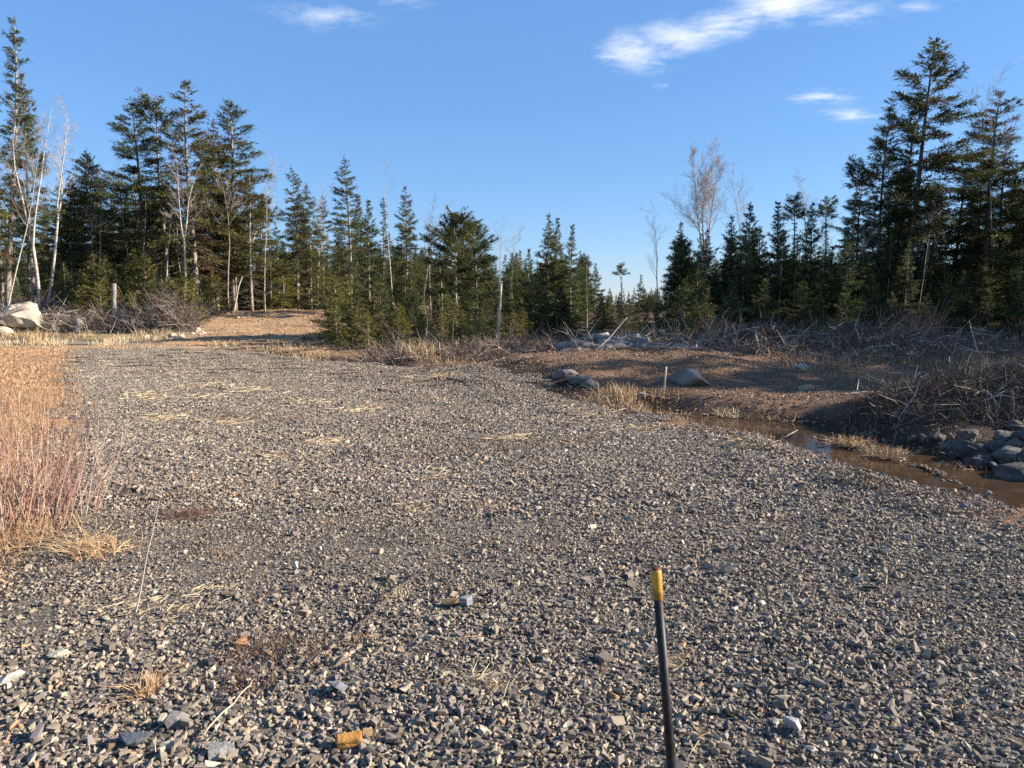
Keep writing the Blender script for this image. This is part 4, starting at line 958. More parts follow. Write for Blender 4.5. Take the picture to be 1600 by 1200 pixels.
# snapped pale trunk in the centre
b = at_depth(777, 515, 25.0); t = at_depth(783, 443, 25.0)
log_obj('dead_tree', (b[0], 25.0, hz(b[0], 25.0) - .1), t, .048, .038, 'snapped pale bare trunk standing in front of the central thicket', 'dead tree', m=M_pale)
b = at_depth(177, 488, 37.2); t = at_depth(178, 443, 37.2)
log_obj('dead_tree', (b[0], 37.2, hz(b[0], 37.2) - .1), t, .12, .11, 'thick broken grey trunk stub among the left firs', 'dead tree', m=M_log)
# stake on the mound
b = surf(1036, 617); b[2] = hz(b[0], b[1]) - .1; t = at_depth(1041, 573, b[1])
log_obj('wooden_stake', b, t, .02, .016, 'thin pale wooden stake standing on the mound by the ditch', 'stake', m=M_cut, cut=False, sides=6)
# stumps left
for (px, py, Y, h, lab) in [(122, 512, 35.5, .5, 'low sawn stump in the dry grass right of the pale boulder'), (88, 492, 37.5, .55, 'narrow pale stump close to the pale boulder')]:
    p = at_depth(px, py, Y); z = hz(p[0], Y)
    log_obj('tree_stump', (p[0], Y, z - .05), (p[0] + .02, Y, z + h), .26 if h < .52 else .09, .2 if h < .52 else .08, lab, 'stump', m=M_log)

# log heap behind the mound
heap = [(870, 548, 900, 541, .11), (893, 538, 925, 545, .10), (905, 548, 962, 552, .13), (915, 536, 950, 528, .10), (935, 543, 985, 546, .14), (940, 556, 985, 553, .15), (960, 540, 1000, 534, .12), (975, 551, 1008, 556, .15),
        (985, 543, 1015, 540, .16), (1000, 553, 1028, 548, .13), (1008, 545, 1045, 550, .11), (1010, 558, 1060, 556, .09), (1030, 548, 1075, 552, .10), (928, 530, 970, 536, .09), (900, 556, 935, 552, .09), (955, 560, 1000, 562, .10), (1040, 560, 1085, 553, .09), (1060, 545, 1100, 538, .08), (880, 556, 905, 550, .1)]
ho = order([(h[0] + h[2]) / 2 + h[1] * .001 for h in heap])
for i, (x0, y0, x1, y1, rr) in enumerate(heap):
    Y = 19.6 + 1.2 * (560 - (y0 + y1) / 2) / 25 + rng.uniform(-.15, .15)
    a = at_depth(x0, y0, Y + rng.uniform(-.4, .4)); c = at_depth(x1, y1, Y + rng.uniform(-.4, .4))
    rr *= 1.3; a[2] += .06; c[2] += .06
    a[2] = max(a[2], hz(a[0], a[1]) + rr * .8); c[2] = max(c[2], hz(c[0], c[1]) + rr * .8)
    log_obj('log', a, c, rr, rr * .88, f'weathered grey log, {ho[i]} from the left in the heap behind the mound', 'log', 'logs heaped behind the mound', m=M_log)
def branch_obj(name, pts, r0, r1, label, cat='branch', m=M_pale, group=None, twigs=3, seed=1):
    r = np.random.default_rng(seed); pts = np.array(pts, float); o0 = pts[0].copy(); q = pts - o0; g = Geo()
    n = 10; s = np.linspace(0, 1, len(q)); S = np.linspace(0, 1, n); c = np.stack([np.interp(S, s, q[:, k]) for k in range(3)], -1)
    c[1:-1] = (c[:-2] + 2 * c[1:-1] + c[2:]) / 4; L = np.linalg.norm(q[-1]); c[1:-1] += r.normal(0, L * .008, (n - 2, 3))
    tube(g, c, np.linspace(r0, r1, n), 6)
    for k in range(twigs):
        i = int(r.integers(3, n - 1)); d = norm(norm(c[i] - c[i - 1]) + r.normal(0, .6, 3)); l = L * r.uniform(.15, .35)
        ss = np.linspace(0, 1, 5)[:, None]; tube(g, c[i] + d * ss * l + r.normal(0, .01, (5, 3)) * ss, np.linspace(r1 * 1.1, r1 * .4, 5), 5)
    return obj(name, g.build(name, m, True), loc=tuple(o0), label=label, cat=cat, group=group)
branch_obj('branch', [at_depth(966, 537, 20.4), at_depth(970, 528, 20.5), at_depth(984, 524, 20.6), at_depth(998, 523, 20.7)], .05, .03, 'pale bent branch arching above the log heap', twigs=1, seed=3)
branch_obj('branch', [at_depth(1072, 566, 19), at_depth(1076, 555, 19.1), at_depth(1086, 545, 19.2), at_depth(1088, 538, 19.3)], .05, .035, 'whitish forked root end sticking up from the slash', twigs=3, seed=4)

# ------------------------------------------------------------------ boulders
def boulder(px, py, Y, size, seed, label, m=M_rock, sub=4, rough=.25, flat=.75, rz=0, sink=.25, group=None, name='boulder', facets=9):
    p = surf(px, py) if Y is None else at_depth(px, py, Y); Y = p[1]; z = hz(p[0], Y)
    V, Tt = rock_geo(seed, size, sub, rough, facets, flat)
    V[:, 2] -= V[:, 2].min() + sink * (V[:, 2].max() - V[:, 2].min())
    o = obj(name, mesh(name, V, Tt, m, smooth=sub > 3), loc=(p[0], Y, z), label=label, cat='boulder' if max(size) > .3 else 'rock', group=group); o.rotation_euler = (0, 0, rz); return o
boulder(34, 500, 35.8, (1.36, .95, 1.12), 503, 'big pale cracked boulder lying at the left edge before the birches', M_rock_pale, 5, .42, .82, .3, .06, facets=18)
boulder(4, 506, 34.8, (.5, .4, .4), 504, 'smaller pale rock at the foot of the big pale boulder', M_rock_pale, 4, .25, .8)
a = at_depth(-6, 496, 33.4); c = at_depth(42, 479, 33.9)
log_obj('log', a, c, .12, .1, 'grey broken log leaning against the big pale boulder', 'log', m=M_log)
a = at_depth(6, 488, 35.2); c = at_depth(18, 481, 35.4); 
boulder(1073, 601, None, (.42, .34, .30), 511, 'rounded grey boulder embedded at the right end of the mound', sink=.35, rz=-.3)
boulder(884, 589, None, (.27, .22, .19), 512, 'left one of three grey rocks in the shaded face of the mound', sink=.5)
boulder(904, 597, None, (.27, .22, .18), 513, 'middle one of three grey rocks in the shaded face of the mound', sink=.5)
boulder(922, 605, None, (.20, .17, .15), 514, 'smallest right one of three grey rocks in the shaded mound face', sink=.35)
boulder(1004, 619, None, (.11, .09, .07), 515, 'small bright tan rock on the sunlit foot of the mound', M_rock_pale, 3, name='rock')
boulder(1254, 579, None, (.17, .15, .13), 516, 'pale rock lying in the brush right of the mound', M_rock_pale, 3)
boulder(1262, 611, None, (.16, .13, .12), 517, 'small tan rock on the slope below the brush', M_rock_pale, 3, name='rock')
# rocks at the foot of the brush heap by the water
foot = [(1500, 704, .16), (1524, 716, .19), (1532, 734, .15), (1555, 708, .15), (1576, 722, .2), (1588, 704, .15), (1560, 738, .12), (1478, 706, .12), (1464, 692, .13), (1440, 690, .09), (1546, 724, .11), (1604, 728, .15), (1512, 690, .13), (1624, 722, .2), (1490, 714, .07), (1516, 727, .08), (1568, 690, .13), (1606, 694, .15), (1425, 690, .07), (1588, 672, .11)]
fo_ = order([f[0] + f[1] * .001 for f in foot])
for i, (px, py, s) in enumerate(foot):
    boulder(px, py, None, (s * rng.uniform(.9, 1.3), s, s * rng.uniform(.8, 1.05)), 530 + i, f'grey rock by the water, {fo_[i]} from the left below the brush heap', M_rock_shaded, 3, .5, .8, rng.uniform(0, 6), .3, 'rocks at the foot of the brush heap', 'rock')
boulder(1592, 752, None, (.28, .22, .22), 560, 'large rounded greenish grey rock at the water edge on the right', M_rock_shaded, rough=.4, sink=.3, name='rock', sub=4)
boulder(1527, 712, None, (.2, .18, .17), 561, 'domed grey rock standing half in the water below the brush heap', M_rock_shaded, rough=.4, sink=.25, name='rock', sub=4)
# scattered pale rocks by the track on the left
track = [(268, 517, 33.5, .22), (276, 522, 32.8, .18), (258, 523, 32.6, .16), (283, 519, 33.2, .15), (308, 507, 35.5, .2), (316, 511, 34.5, .17), (300, 512, 34.6, .14), (228, 520, 33.4, .16), (238, 526, 32.5, .13), (372, 496, 39, .16)]
to_ = order([t[0] for t in track])
for i, (px, py, Y, s) in enumerate(track):
    boulder(px, py, Y, (s, s * .8, s * .8), 580 + i, f'pale rock, {to_[i]} from the left beside the dirt track', M_rock_pale, 3, .25, .8, rng.uniform(0, 6), .2, 'pale rocks beside the dirt track', 'rock')
# stones lining the shallows
shal = [(1425, 721, .045), (1440, 728, .05), (1452, 733, .04), (1466, 741, .05), (1500, 757, .045), (1520, 764, .05), (1536, 769, .055), (1488, 752, .04), (1556, 795, .10), (1582, 800, .06), (1530, 790, .05)]
so_ = order([t[0] for t in shal])
for i, (px, py, s) in enumerate(shal):
    p = on_plane(px, py, WATER_Z)
    V, Tt = rock_geo(620 + i, (s * rng.uniform(.6, 1.1), s * rng.uniform(.5, .8), s * .7), 2, .3, 7, .8)
    obj('rock', mesh('rock', V, Tt, M_rock if i % 3 else M_rock_pale), loc=(p[0] + rng.normal(0, .04), p[1] + rng.normal(0, .07), WATER_Z), label=f'small stone in the brown ditch water, {so_[i]} from the left', cat='rock', group='small stones in the ditch water')

# ------------------------------------------------------------------ brush, slash, grass
GREY_TW = np.array([.20, .17, .14]); BROWN_TW = np.array([.15, .092, .06]); RED_TW = np.array([.24, .13, .105]); PALE_TW = np.array([.44, .38, .31])
def twig_field(name, n, sampler, hfun, lr, rr, label, cat, tilt=.45, cols=(GREY_TW, BROWN_TW, PALE_TW), pc=(.42, .45, .13), curve=.15, dz=0.0, main=None):
    P = sampler(n); n = len(P); z0 = height(P[:, 0], P[:, 1]); hh = hfun(P[:, 0], P[:, 1]) * rng.uniform(0, 1, n) ** 1.3
    a = rng.uniform(0, 6.28, n) if main is None else main + rng.normal(0, .7, n)
    e = np.abs(rng.normal(0, tilt, n)) * np.where(rng.uniform(size=n) < .25, 1.6, 1); e = np.clip(e, 0, 1.4)
    D = np.stack([np.cos(a) * np.cos(e), np.sin(a) * np.cos(e), np.sin(e)], -1); L = np.exp(rng.uniform(math.log(lr[0]), math.log(lr[1]), n)); rad = rng.uniform(rr[0], rr[1], n) * (.6 + .4 * L / lr[1])
    B = np.stack([P[:, 0], P[:, 1], z0 + hh + dz], -1) - D * (L * .3)[:, None]; B[:, 2] = np.maximum(B[:, 2], z0 - .03)
    m = rng.normal(0, 1, (n, 3)) * (L * curve)[:, None] * .5
    Pt = np.stack([B, B + D * (L * .5)[:, None] + m, B + D * L[:, None] + m * .3], 1)
    ci = rng.choice(len(cols), n, p=pc); C = np.array(cols)[ci] * rng.uniform(.7, 1.25, (n, 1))
    g = Geo(); sticks(g, Pt, np.stack([rad, rad * .75, rad * .3], -1), 3, C)
    # side shoots
    k = rng.choice(n, int(n * .8)); q = Pt[k, 1]; d2 = norm(D[k] + rng.normal(0, .6, (len(k), 3))); l2 = L[k] * rng.uniform(.2, .5, len(k))
    sticks(g, np.stack([q, q + d2 * (l2 * .5)[:, None], q + d2 * l2[:, None] + rng.normal(0, .02, (len(k), 3))], 1), np.stack([rad[k] * .5, rad[k] * .4, rad[k] * .2], -1), 3, C[k])
    return obj(name, g.build(name, M_twig), label=label, cat=cat, kind='stuff')
def box_sampler(x0, x1, y0, y1, cond=None):
    def f(n):
        P = np.stack([rng.uniform(x0, x1, n * 3), rng.uniform(y0, y1, n * 3)], -1)
        if cond is not None: P = P[cond(P[:, 0], P[:, 1])]
        return P[:n]
    return f
heap_zone = lambda x, y: ((x - 3.0) / 2.5) ** 2 + ((y - 19.5) / .95) ** 2 < 1
slash_c = lambda x, y: (~heap_zone(x, y)) & (y > 17.6 + .05 * x + .5 * fbm(x, y, .7, 2)) & (x > 1.2 + .35 * (y - 18)) & (x < y * .95)
slash_h = lambda x, y: .06 + .5 * np.clip(.45 + .7 * fbm(x, y, .55, 7.7), 0, 1) * np.exp(-((y - 21.2) / 2.6) ** 2) * sstep(18.5, 10, x) + .12 * sstep(19, 21, y)
slash_k = lambda x, y: slash_c(x, y) & (fbm(x, y, 1.25, 11) + .5 * fbm(x, y, 3.1, 5) > -.12)
twig_field('brush', 7500, box_sampler(1.5, 22, 17.5, 26, slash_k), slash_h, (.25, 1.3), (.004, .013), 'grey slash of cut branches spread before the dark right wood', 'brush')
twig_field('brush', 420, box_sampler(1.5, 20, 18, 25, slash_c), slash_h, (.8, 2.2), (.012, .035), 'heavier dead limbs lying in the grey slash', 'brush', tilt=.12, cols=(GREY_TW, PALE_TW, BROWN_TW), pc=(.6, .2, .2))
pile_c = lambda x, y: ((x - 8.6) / 3.5) ** 2 + ((y - 10.6) / 1.85) ** 2 < 1.0 + .2 * fbm(x, y, 1.5, 3)
pile_h = lambda x, y: .05 + .30 * np.clip(1 - ((x - 8.3) / 3.6) ** 2 - ((y - 11.2) / 1.9) ** 2, 0, 1)
twig_field('brush', 9000, box_sampler(4.3, 12.5, 8.4, 13.2, pile_c), pile_h, (.15, .7), (.0025, .007), 'dark tangled brush heap on the bank right of the ditch', 'brush', cols=(GREY_TW * .5, BROWN_TW * .5, PALE_TW * .8), pc=(.45, .47, .08))
twig_field('brush', 90, box_sampler(4.3, 12.5, 9.0, 13.2, pile_c), pile_h, (.5, 1.2), (.005, .011), 'longer bare sticks in the brush heap by the ditch', 'brush', tilt=.3, cols=(PALE_TW, GREY_TW), pc=(.5, .5))
branch_obj('branch', [at_depth(1522, 618, 10.4), at_depth(1536, 604, 10.6), at_depth(1552, 624, 10.2), at_depth(1585, 664, 9.6), at_depth(1597, 688, 9.2)], .016, .01, 'long whitish stick slanting to the right down the brush heap', twigs=3, seed=9)
branch_obj('branch', [at_depth(1316, 660, 11.9), at_depth(1328, 638, 12.1), at_depth(1345, 636, 12.2), at_depth(1385, 637, 12.4)], .03, .012, 'pale angled branch at the left tip of the brush heap', twigs=3, seed=10)
branch_obj('branch', [on_plane(1222, 685, WATER_Z + .02), on_plane(1235, 678, WATER_Z + .08), on_plane(1246, 672, WATER_Z + .12)], .012, .006, 'thin pale twig poking out of the ditch water', twigs=0, seed=11)
twig_field('brush', 3200, box_sampler(3.2, 10.5, 18.9, 22.5, lambda x, y: (~heap_zone(x, y)) & (fbm(x, y, .9, 17) > -.3)), lambda x, y: .75 * np.exp(-((y - 20.8) / 1.2) ** 2) * np.clip(.55 + .6 * fbm(x, y, .8, 6), 0, 1), (.3, 1.5), (.006, .02), 'darker heap of tangled slash right of the log heap', 'brush', tilt=.35, cols=(GREY_TW * .75, BROWN_TW * .8, PALE_TW), pc=(.45, .42, .13))
left_c = lambda x, y: (y > 35.3 + .2 * fbm(x, y, .5, 4)) & ~inside(ROAD, x, y)
twig_field('brush', 3800, box_sampler(-26, -9, 34, 40.5, left_c), lambda x, y: .12 + .45 * np.clip(.5 + .7 * fbm(x, y, .6, 1.3), 0, 1), (.4, 2.0), (.008, .02), 'grey slash heaped along the foot of the left wood', 'brush', cols=(GREY_TW, BROWN_TW, PALE_TW), pc=(.6, .25, .15))
twig_field('brush', 1500, box_sampler(-19.0, -15.6, 35.4, 37.4), lambda x, y: 1.6 * np.exp(-((x + 17.0) / 1.1) ** 2) + .1, (.4, 1.6), (.006, .018), 'tall grey tangle of uprooted branches left of the dirt track', 'brush', tilt=.8)
twig_field('brush', 1500, box_sampler(-4.5, 2.5, 20.5, 25, lambda x, y: ~inside(PAD, x, y)), lambda x, y: .25 + .2 * fbm(x, y, .8, 2), (.4, 1.5), (.006, .014), 'dead brush below the shaded central thicket', 'brush', cols=(GREY_TW * .8, BROWN_TW, PALE_TW * .8), pc=(.45, .45, .1))

STR = [np.array(c) for c in ((.50, .37, .21), (.42, .27, .15), (.39, .22, .115), (.56, .47, .31), (.28, .20, .12), (.46, .305, .175))]
def grass_field(name, n, sampler, lr, w, label, cat, cols=(0, 1, 2, 4), pc=(.25, .35, .25, .15), lean=.5, flat=False, parent=None, wind=(-.3, .1)):
    P = sampler(n); n = len(P); z = height(P[:, 0], P[:, 1]) + .01
    a = rng.uniform(0, 6.28, n); e = np.abs(rng.normal(0, lean, n)); e = np.clip(e, 0, 1.45)
    if flat: e = np.pi / 2 - np.abs(rng.normal(0, .12, n))
    D = np.stack([np.cos(a) * np.sin(e), np.sin(a) * np.sin(e), np.cos(e)], -1); L = rng.uniform(lr[0], lr[1], n)
    if flat: w = w * np.clip(P[:, 1] / 4.5, 1, 2.6); L = L * np.clip(P[:, 1] / 6, 1, 2.0)
    if flat: z = z + rng.uniform(.012, .035, n)
    bend = D * np.array([1, 1, 0]) * (L * .3)[:, None] + np.array([wind[0], wind[1], -.25]) * (L * .25)[:, None] * (0 if flat else 1)
    C = np.array([STR[c] for c in cols])[rng.choice(len(cols), n, p=pc)] * rng.uniform(.7, 1.2, (n, 1))
    g = Geo(); blades(g, np.concatenate([P, z[:, None]], 1), D, L, np.zeros(n) + w * rng.uniform(.7, 1.3, n), bend, C)
    return obj(name, g.build(name, M_straw), parent=parent, label=label, cat=cat, kind='stuff')
def clumpy(s, seed, thr): return lambda x, y: fbm(x, y, s, seed) > thr
lf = lambda x, y: (~inside(PAD, x, y)) & (x > -y * .72 - 1.5)
grass_field('dry_grass', 34000, box_sampler(-13, -2.6, 3.2, 14, lambda x, y: lf(x, y) & (fbm(x, y, 1.2, 3) > -.75)), (.03, .11), .004, 'short russet dead grass covering the ground left of the gravel', 'dry grass', cols=(1, 2, 5, 4), pc=(.3, .3, .3, .1), lean=1.0)
grass_field('dry_grass', 16000, box_sampler(-21, -6, 14, 27.5, lambda x, y: lf(x, y) & (fbm(x, y, .8, 3) > -.6)), (.03, .11), .010, 'russet dead grass farther back on the left of the gravel', 'dry grass', cols=(1, 2, 5, 4), pc=(.3, .3, .3, .1), lean=1.0)
grass_field('dry_grass', 5500, box_sampler(-26, -9.5, 27.5, 36, lambda x, y: (~inside(PAD, x, y)) & (~inside(ROAD, x, y)) & (((y > 32.2 + .5 * fbm(x, y, .4, 3)) & (fbm(x, y, 1.1, 6) > .1)) | (fbm(x, y, 1.4, 6) > .42))), (.08, .4), .012, 'tall straw yellow grass around the puddle before the left wood', 'dry grass', cols=(0, 3, 1, 2), pc=(.4, .3, .2, .1), lean=.6)
grass_field('dry_grass', 2600, box_sampler(-10, 1, 19.5, 29, lambda x, y: (~inside(PAD, x, y)) & (~inside(ROAD, x, y)) & (fbm(x, y, 1.0, 2) > .1)), (.08, .3), .010, 'olive straw grass on the bank between gravel and thicket', 'dry grass', cols=(4, 0, 1, 3), pc=(.4, .3, .2, .1), lean=.4)
dbank = lambda x, y: (~inside(PAD, x, y)) & (~inside(STREAM, x, y)) & (pdist(STREAM, x, y) < .55) & (fbm(x, y, 1.8, 1) > -.1)
grass_field('dry_grass', 5000, box_sampler(1.2, 8.5, 5.6, 14.6, dbank), (.05, .2), .005, 'matted tan grass along the ditch edge', 'dry grass', cols=(0, 1, 2, 3), pc=(.35, .35, .15, .15), lean=.9)
grass_field('dry_grass', 5200, box_sampler(6, 20, 14.2, 19.5, lambda x, y: (fbm(x, y, 1.0, 4) > -.25) & (x > 5 + .3 * (y - 14))), (.1, .4), .009, 'tawny dead grass between the brush heap and the slash', 'dry grass', cols=(1, 2, 0, 4), pc=(.35, .3, .2, .15), lean=.5)
# lying straw on the gravel
wd_px = [(275, 780, 40, 9), (430, 1025, 60, 14), (400, 715, 25, 4), (340, 655, 30, 4), (755, 793, 25, 6), (520, 820, 30, 7), (900, 700, 30, 5), (640, 720, 25, 5), (1080, 760, 25, 6), (350, 870, 30, 8), (560, 1010, 25, 8), (760, 1085, 35, 10), (1060, 1035, 40, 9), (870, 860, 25, 6), (1210, 820, 25, 6), (690, 640, 30, 3), (450, 600, 30, 3), (250, 570, 35, 3), (585, 655, 25, 3), (960, 665, 50, 5)]
sp_px = [(300, 588, 60, 8), (330, 606, 45, 5), (320, 622, 40, 4), (255, 652, 28, 5), (360, 660, 30, 5), (640, 600, 30, 5), (930, 652, 55, 7), (905, 640, 40, 5), (1010, 672, 35, 6), (1150, 695, 30, 6), (1175, 705, 28, 6), (560, 640, 30, 5), (690, 745, 26, 7), (415, 715, 25, 5), (270, 962, 55, 12), (225, 945, 40, 10), (650, 800, 30, 8), (1045, 1045, 40, 8), (480, 630, 30, 4), (520, 690, 25, 5), (230, 620, 30, 5), (800, 690, 28, 6), (390, 610, 25, 4), (740, 1075, 30, 8), (330, 930, 40, 9)]
def straw_pts(n, sp_px=sp_px):
    out = []
    for (px, py, sx, sy) in sp_px:
        m = int(n // len(sp_px) * (1 if py < 730 else .28)); a = rng.normal(px, sx * .6, m); b_ = rng.normal(py, sy * .6, m)
        out.append(np.array([on_plane(u, v)[:2] for u, v in zip(a, b_)]))
    return np.concatenate(out)
grass_field('straw', 4600, straw_pts, (.03, .11), .003, None, None, cols=(3, 0, 1), pc=(.55, .3, .15), flat=True, parent=gravel_pad)
grass_field('dry_weeds', 5200, lambda n: straw_pts(n, wd_px), (.02, .08), .0026, None, None, cols=(2, 4, 1, 5), pc=(.35, .35, .2, .1), lean=1.0, parent=gravel_pad)
grass_field('straw', 4200, lambda n: (lambda P: P[inside(PAD, P[:, 0], P[:, 1])])(frustum_pts(n, 2, 26)), (.03, .13), .0028, None, None, cols=(3, 0, 2), pc=(.4, .3, .3), flat=True, parent=gravel_pad)

def tuft(px, py, label, n=120, L=(.12, .3), spread=.06, lean=.55, cols=(0, 1, 2), w=.004, Y=None, name='grass_tuft', group=None, wind=(0, 0), cat='grass tuft'):
    p = surf(px, py) if Y is None else at_depth(px, py, Y); z = max(hz(p[0], p[1]), WATER_Z if inside(STREAM, p[:1], p[1:2])[0] else -9)
    P = np.concatenate([rng.normal(0, spread, (n, 2)), np.zeros((n, 1))], 1); a = rng.uniform(0, 6.28, n); e = np.abs(rng.normal(0, lean, n)).clip(0, 1.4)
    D = norm(np.stack([np.cos(a) * np.sin(e) + wind[0], np.sin(a) * np.sin(e) + wind[1], np.cos(e)], -1)); Ls = rng.uniform(*L, n)
    C = np.array([STR[c] for c in cols])[rng.integers(0, len(cols), n)] * rng.uniform(.75, 1.2, (n, 1))
    g = Geo(); blades(g, P, D, Ls, np.full(n, w), D * np.array([1, 1, -.6]) * (Ls * .45)[:, None], C)
    return obj(name, g.build(name, M_straw), loc=(p[0], p[1], z + .01), label=label, cat=cat, group=group)
tuft(232, 1088, 'small orange spiky grass tuft in the foreground gravel', 170, (.06, .17), .03, .85, (1, 2, 0), .0032)
tuft(155, 868, 'collapsed straw grass clump with long blades swept to the left', 55, (.15, .55), .07, .5, (0, 1, 4), .003, wind=(-1.3, -.5))
tuft(150, 866, 'dense orange stubble under the collapsed straw clump', 300, (.06, .2), .11, .9, (1, 2, 0), .004)
tuft(30, 850, 'brown matted grass clump at the foot of the left shrub', 420, (.1, .32), .16, .9, (4, 1, 2), .004)
tuft(965, 628, 'tall tan grass tuft on the ditch edge below the mound', 260, (.25, .6), .16, .4, (0, 4, 1), .008)
tuft(935, 632, 'short brown grass tuft left of the tall tan one at the ditch', 160, (.12, .3), .14, .7, (4, 1, 0), .007)
tuft(620, 940, 'tiny pale straw tuft in the middle of the gravel', 60, (.03, .09), .03, .9, (3, 0), .003)
tuft(770, 1092, 'pale flattened straw wisp left of the black rod', 90, (.03, .1), .05, 1.2, (3, 0, 1), .0025)
tuft(655, 562, 'tall olive grass clump at the far gravel edge before the thicket', 300, (.4, 1.0), .25, .35, (4, 4, 0), .012)
tuft(48, 540, 'upright orange reed clump beside the pale puddle', 200, (.5, 1.1), .22, .22, (1, 0), .016, Y=31.0)
tuft(700, 594, 'rusty grass tuft at the far gravel edge left of the mound', 130, (.12, .3), .15, .7, (1, 0), .008)
tuft(1035, 618, 'orange grass at the foot of the wooden stake', 200, (.12, .3), .22, .7, (1, 2, 0), .007)
tuft(1385, 714, 'brown grass strip standing in the ditch water', 600, (.06, .2), .12, .9, (1, 0, 4), .005)
tuft(1325, 697, 'low tan grass strip at the left of the one standing in the water', 420, (.05, .17), .14, 1.0, (0, 1, 2), .005)
tuft(1500, 752, 'thin reddish weed line in the ditch water', 120, (.03, .09), .1, 1.2, (2, 1), .004)
tuft(1140, 652, 'pale bent grass hanging over the narrow ditch water', 160, (.1, .3), .14, 1.1, (3, 0), .006)
tuft(425, 715, 'faint rusty weed on the gravel left of centre', 80, (.04, .1), .08, 1.2, (1, 2), .004)
tuft(755, 793, 'small orange weed in the middle gravel', 80, (.03, .09), .04, 1.1, (1, 0), .003)

# low reddish weeds in the foreground gravel
def weed(px, py, label, n, rad, h, cols, r_=.0012):
    p = on_plane(px, py, .02); q = np.concatenate([rng.normal(0, rad, (n, 2)) * np.array([1, .7]), np.zeros((n, 1))], 1); a = rng.uniform(0, 6.28, n); e = rng.uniform(.4, 1.4, n)
    D = np.stack([np.cos(a) * np.sin(e), np.sin(a) * np.sin(e), np.cos(e)], -1); L = rng.uniform(.4, 1, n) * h
    C = np.array(cols)[rng.integers(0, len(cols), n)] * rng.uniform(.7, 1.2, (n, 1)); g = Geo()
    sticks(g, np.stack([q, q + D * (L * .5)[:, None], q + D * L[:, None] + rng.normal(0, .01, (n, 3))], 1), np.full((n, 3), r_), 3, C)
    return obj('weed', g.build('weed', M_twig), loc=(p[0], p[1], hz(p[0], p[1]) + .015), label=label, cat='weed')
weed(430, 1020, 'dull red creeping weed mat in the gravel behind the dark hollow', 380, .14, .08, (RED_TW * .8, BROWN_TW, BROWN_TW, GREY_TW))
weed(385, 1070, 'smaller red weed mat touching the dark hollow', 160, .07, .08, (RED_TW * .8, BROWN_TW, BROWN_TW, GREY_TW))
weed(295, 805, 'brown low weed cushion on the left middle gravel', 300, .12, .10, (BROWN_TW, RED_TW * .9))
weed(285, 772, 'thin dry weed lying beside a flat tan stone', 120, .09, .08, (BROWN_TW, PALE_TW * .8))

# shrubs of bare stems
def shrub(px, py, label, n, H, spread, cols, Y=None, r_=.004, lean=.16, sub=3, name='bare_shrub', group=None, base=.1, cat='shrub'):
    p = surf(px, py) if Y is None else at_depth(px, py, Y); z = hz(p[0], p[1])
    B = np.concatenate([rng.normal(0, base, (n, 2)), np.zeros((n, 1))], 1); D = norm(np.concatenate([B[:, :2] * (spread / max(base, .01)) * .5 + rng.normal(0, lean, (n, 2)), np.ones((n, 1))], 1)); L = H * rng.uniform(.45, 1.0, n)
    m = rng.normal(0, .05, (n, 3)) * L[:, None]; C = np.array(cols)[rng.integers(0, len(cols), n)] * rng.uniform(.75, 1.2, (n, 1)); g = Geo()
    A = np.stack([B, B + D * (L * .35)[:, None] + m * .5, B + D * (L * .7)[:, None] + m, B + D * L[:, None] + m * .8], 1)
    sticks(g, A, np.stack([np.full(n, r_), np.full(n, r_ * .8), np.full(n, r_ * .55), np.full(n, r_ * .25)], -1), 4, C)
    st = obj(name, g.build(name, M_twig), loc=(p[0], p[1], z - .02), label=label, cat=cat, group=group)
    g2 = Geo()
    for k in range(sub):
        f = rng.uniform(.3, .9, n)[:, None]; q = np.where(f < .35, A[:, 1], np.where(f < .7, A[:, 1] + (A[:, 2] - A[:, 1]) * (f - .35) / .35, A[:, 2] + (A[:, 3] - A[:, 2]) * (f - .7) / .3))
        d = norm(D + rng.normal(0, .45, (n, 3))); l = L * rng.uniform(.12, .4, n)
        sticks(g2, np.stack([q, q + d * (l * .5)[:, None], q + d * l[:, None] + rng.normal(0, .015, (n, 3)) * l[:, None] * 3], 1), np.stack([np.full(n, r_ * .5), np.full(n, r_ * .4), np.full(n, r_ * .2)], -1), 3, C)
    if sub: obj('twigs', g2.build('twigs', M_twig), st)
    return st
RT = (RED_TW, np.array([.35, .21, .14]), np.array([.29, .155, .11]), np.array([.42, .33, .24]))
shrub(18, 838, 'tallest reddish bare shrub at the left edge of the gravel', 46, 1.12, .42, RT, base=.16)
shrub(66, 818, 'reddish bare shrub just right of the tallest one at the left edge', 40, 1.0, .36, RT, base=.14)
shrub(-30, 845, 'reddish bare shrub cut by the left edge of the view', 34, 1.1, .4, RT, base=.16)
shrub(104, 790, 'low purplish twiggy shrub at the gravel edge on the left', 60, .55, .5, (RED_TW, np.array([.2, .12, .13])), base=.2, r_=.003)
shrub(24, 760, 'bare shrub behind the tallest reddish one on the left', 34, 1.0, .4, RT, base=.2)
shrub(1428, 552, 'red stemmed bush glowing before the dark right wood', 110, 1.5, .55, (RED_TW * 1.1, np.array([.3, .16, .10])), Y=22.5, r_=.008, base=.22)
for i, (px, Y, h) in enumerate([(1385, 20.5, .9), (1480, 20, .9), (1545, 19, 1.0), (1580, 18.5, 1.1), (1600, 19.5, 1.2), (1510, 18, .8), (1340, 21, .9), (1290, 19.5, .8), (1230, 21.5, .8), (1320, 18, .7), (1445, 17.5, .7), (1180, 22.5, .8)]):
    shrub(px, 560, 'thin purplish sapling clump rising from the slash on the right', 16, h, .35, (RED_TW * .9, np.array([.2, .13, .13]), GREY_TW), Y=Y, r_=.005, base=.18, group='saplings rising from the right slash', name='sapling_clump', cat='sapling')
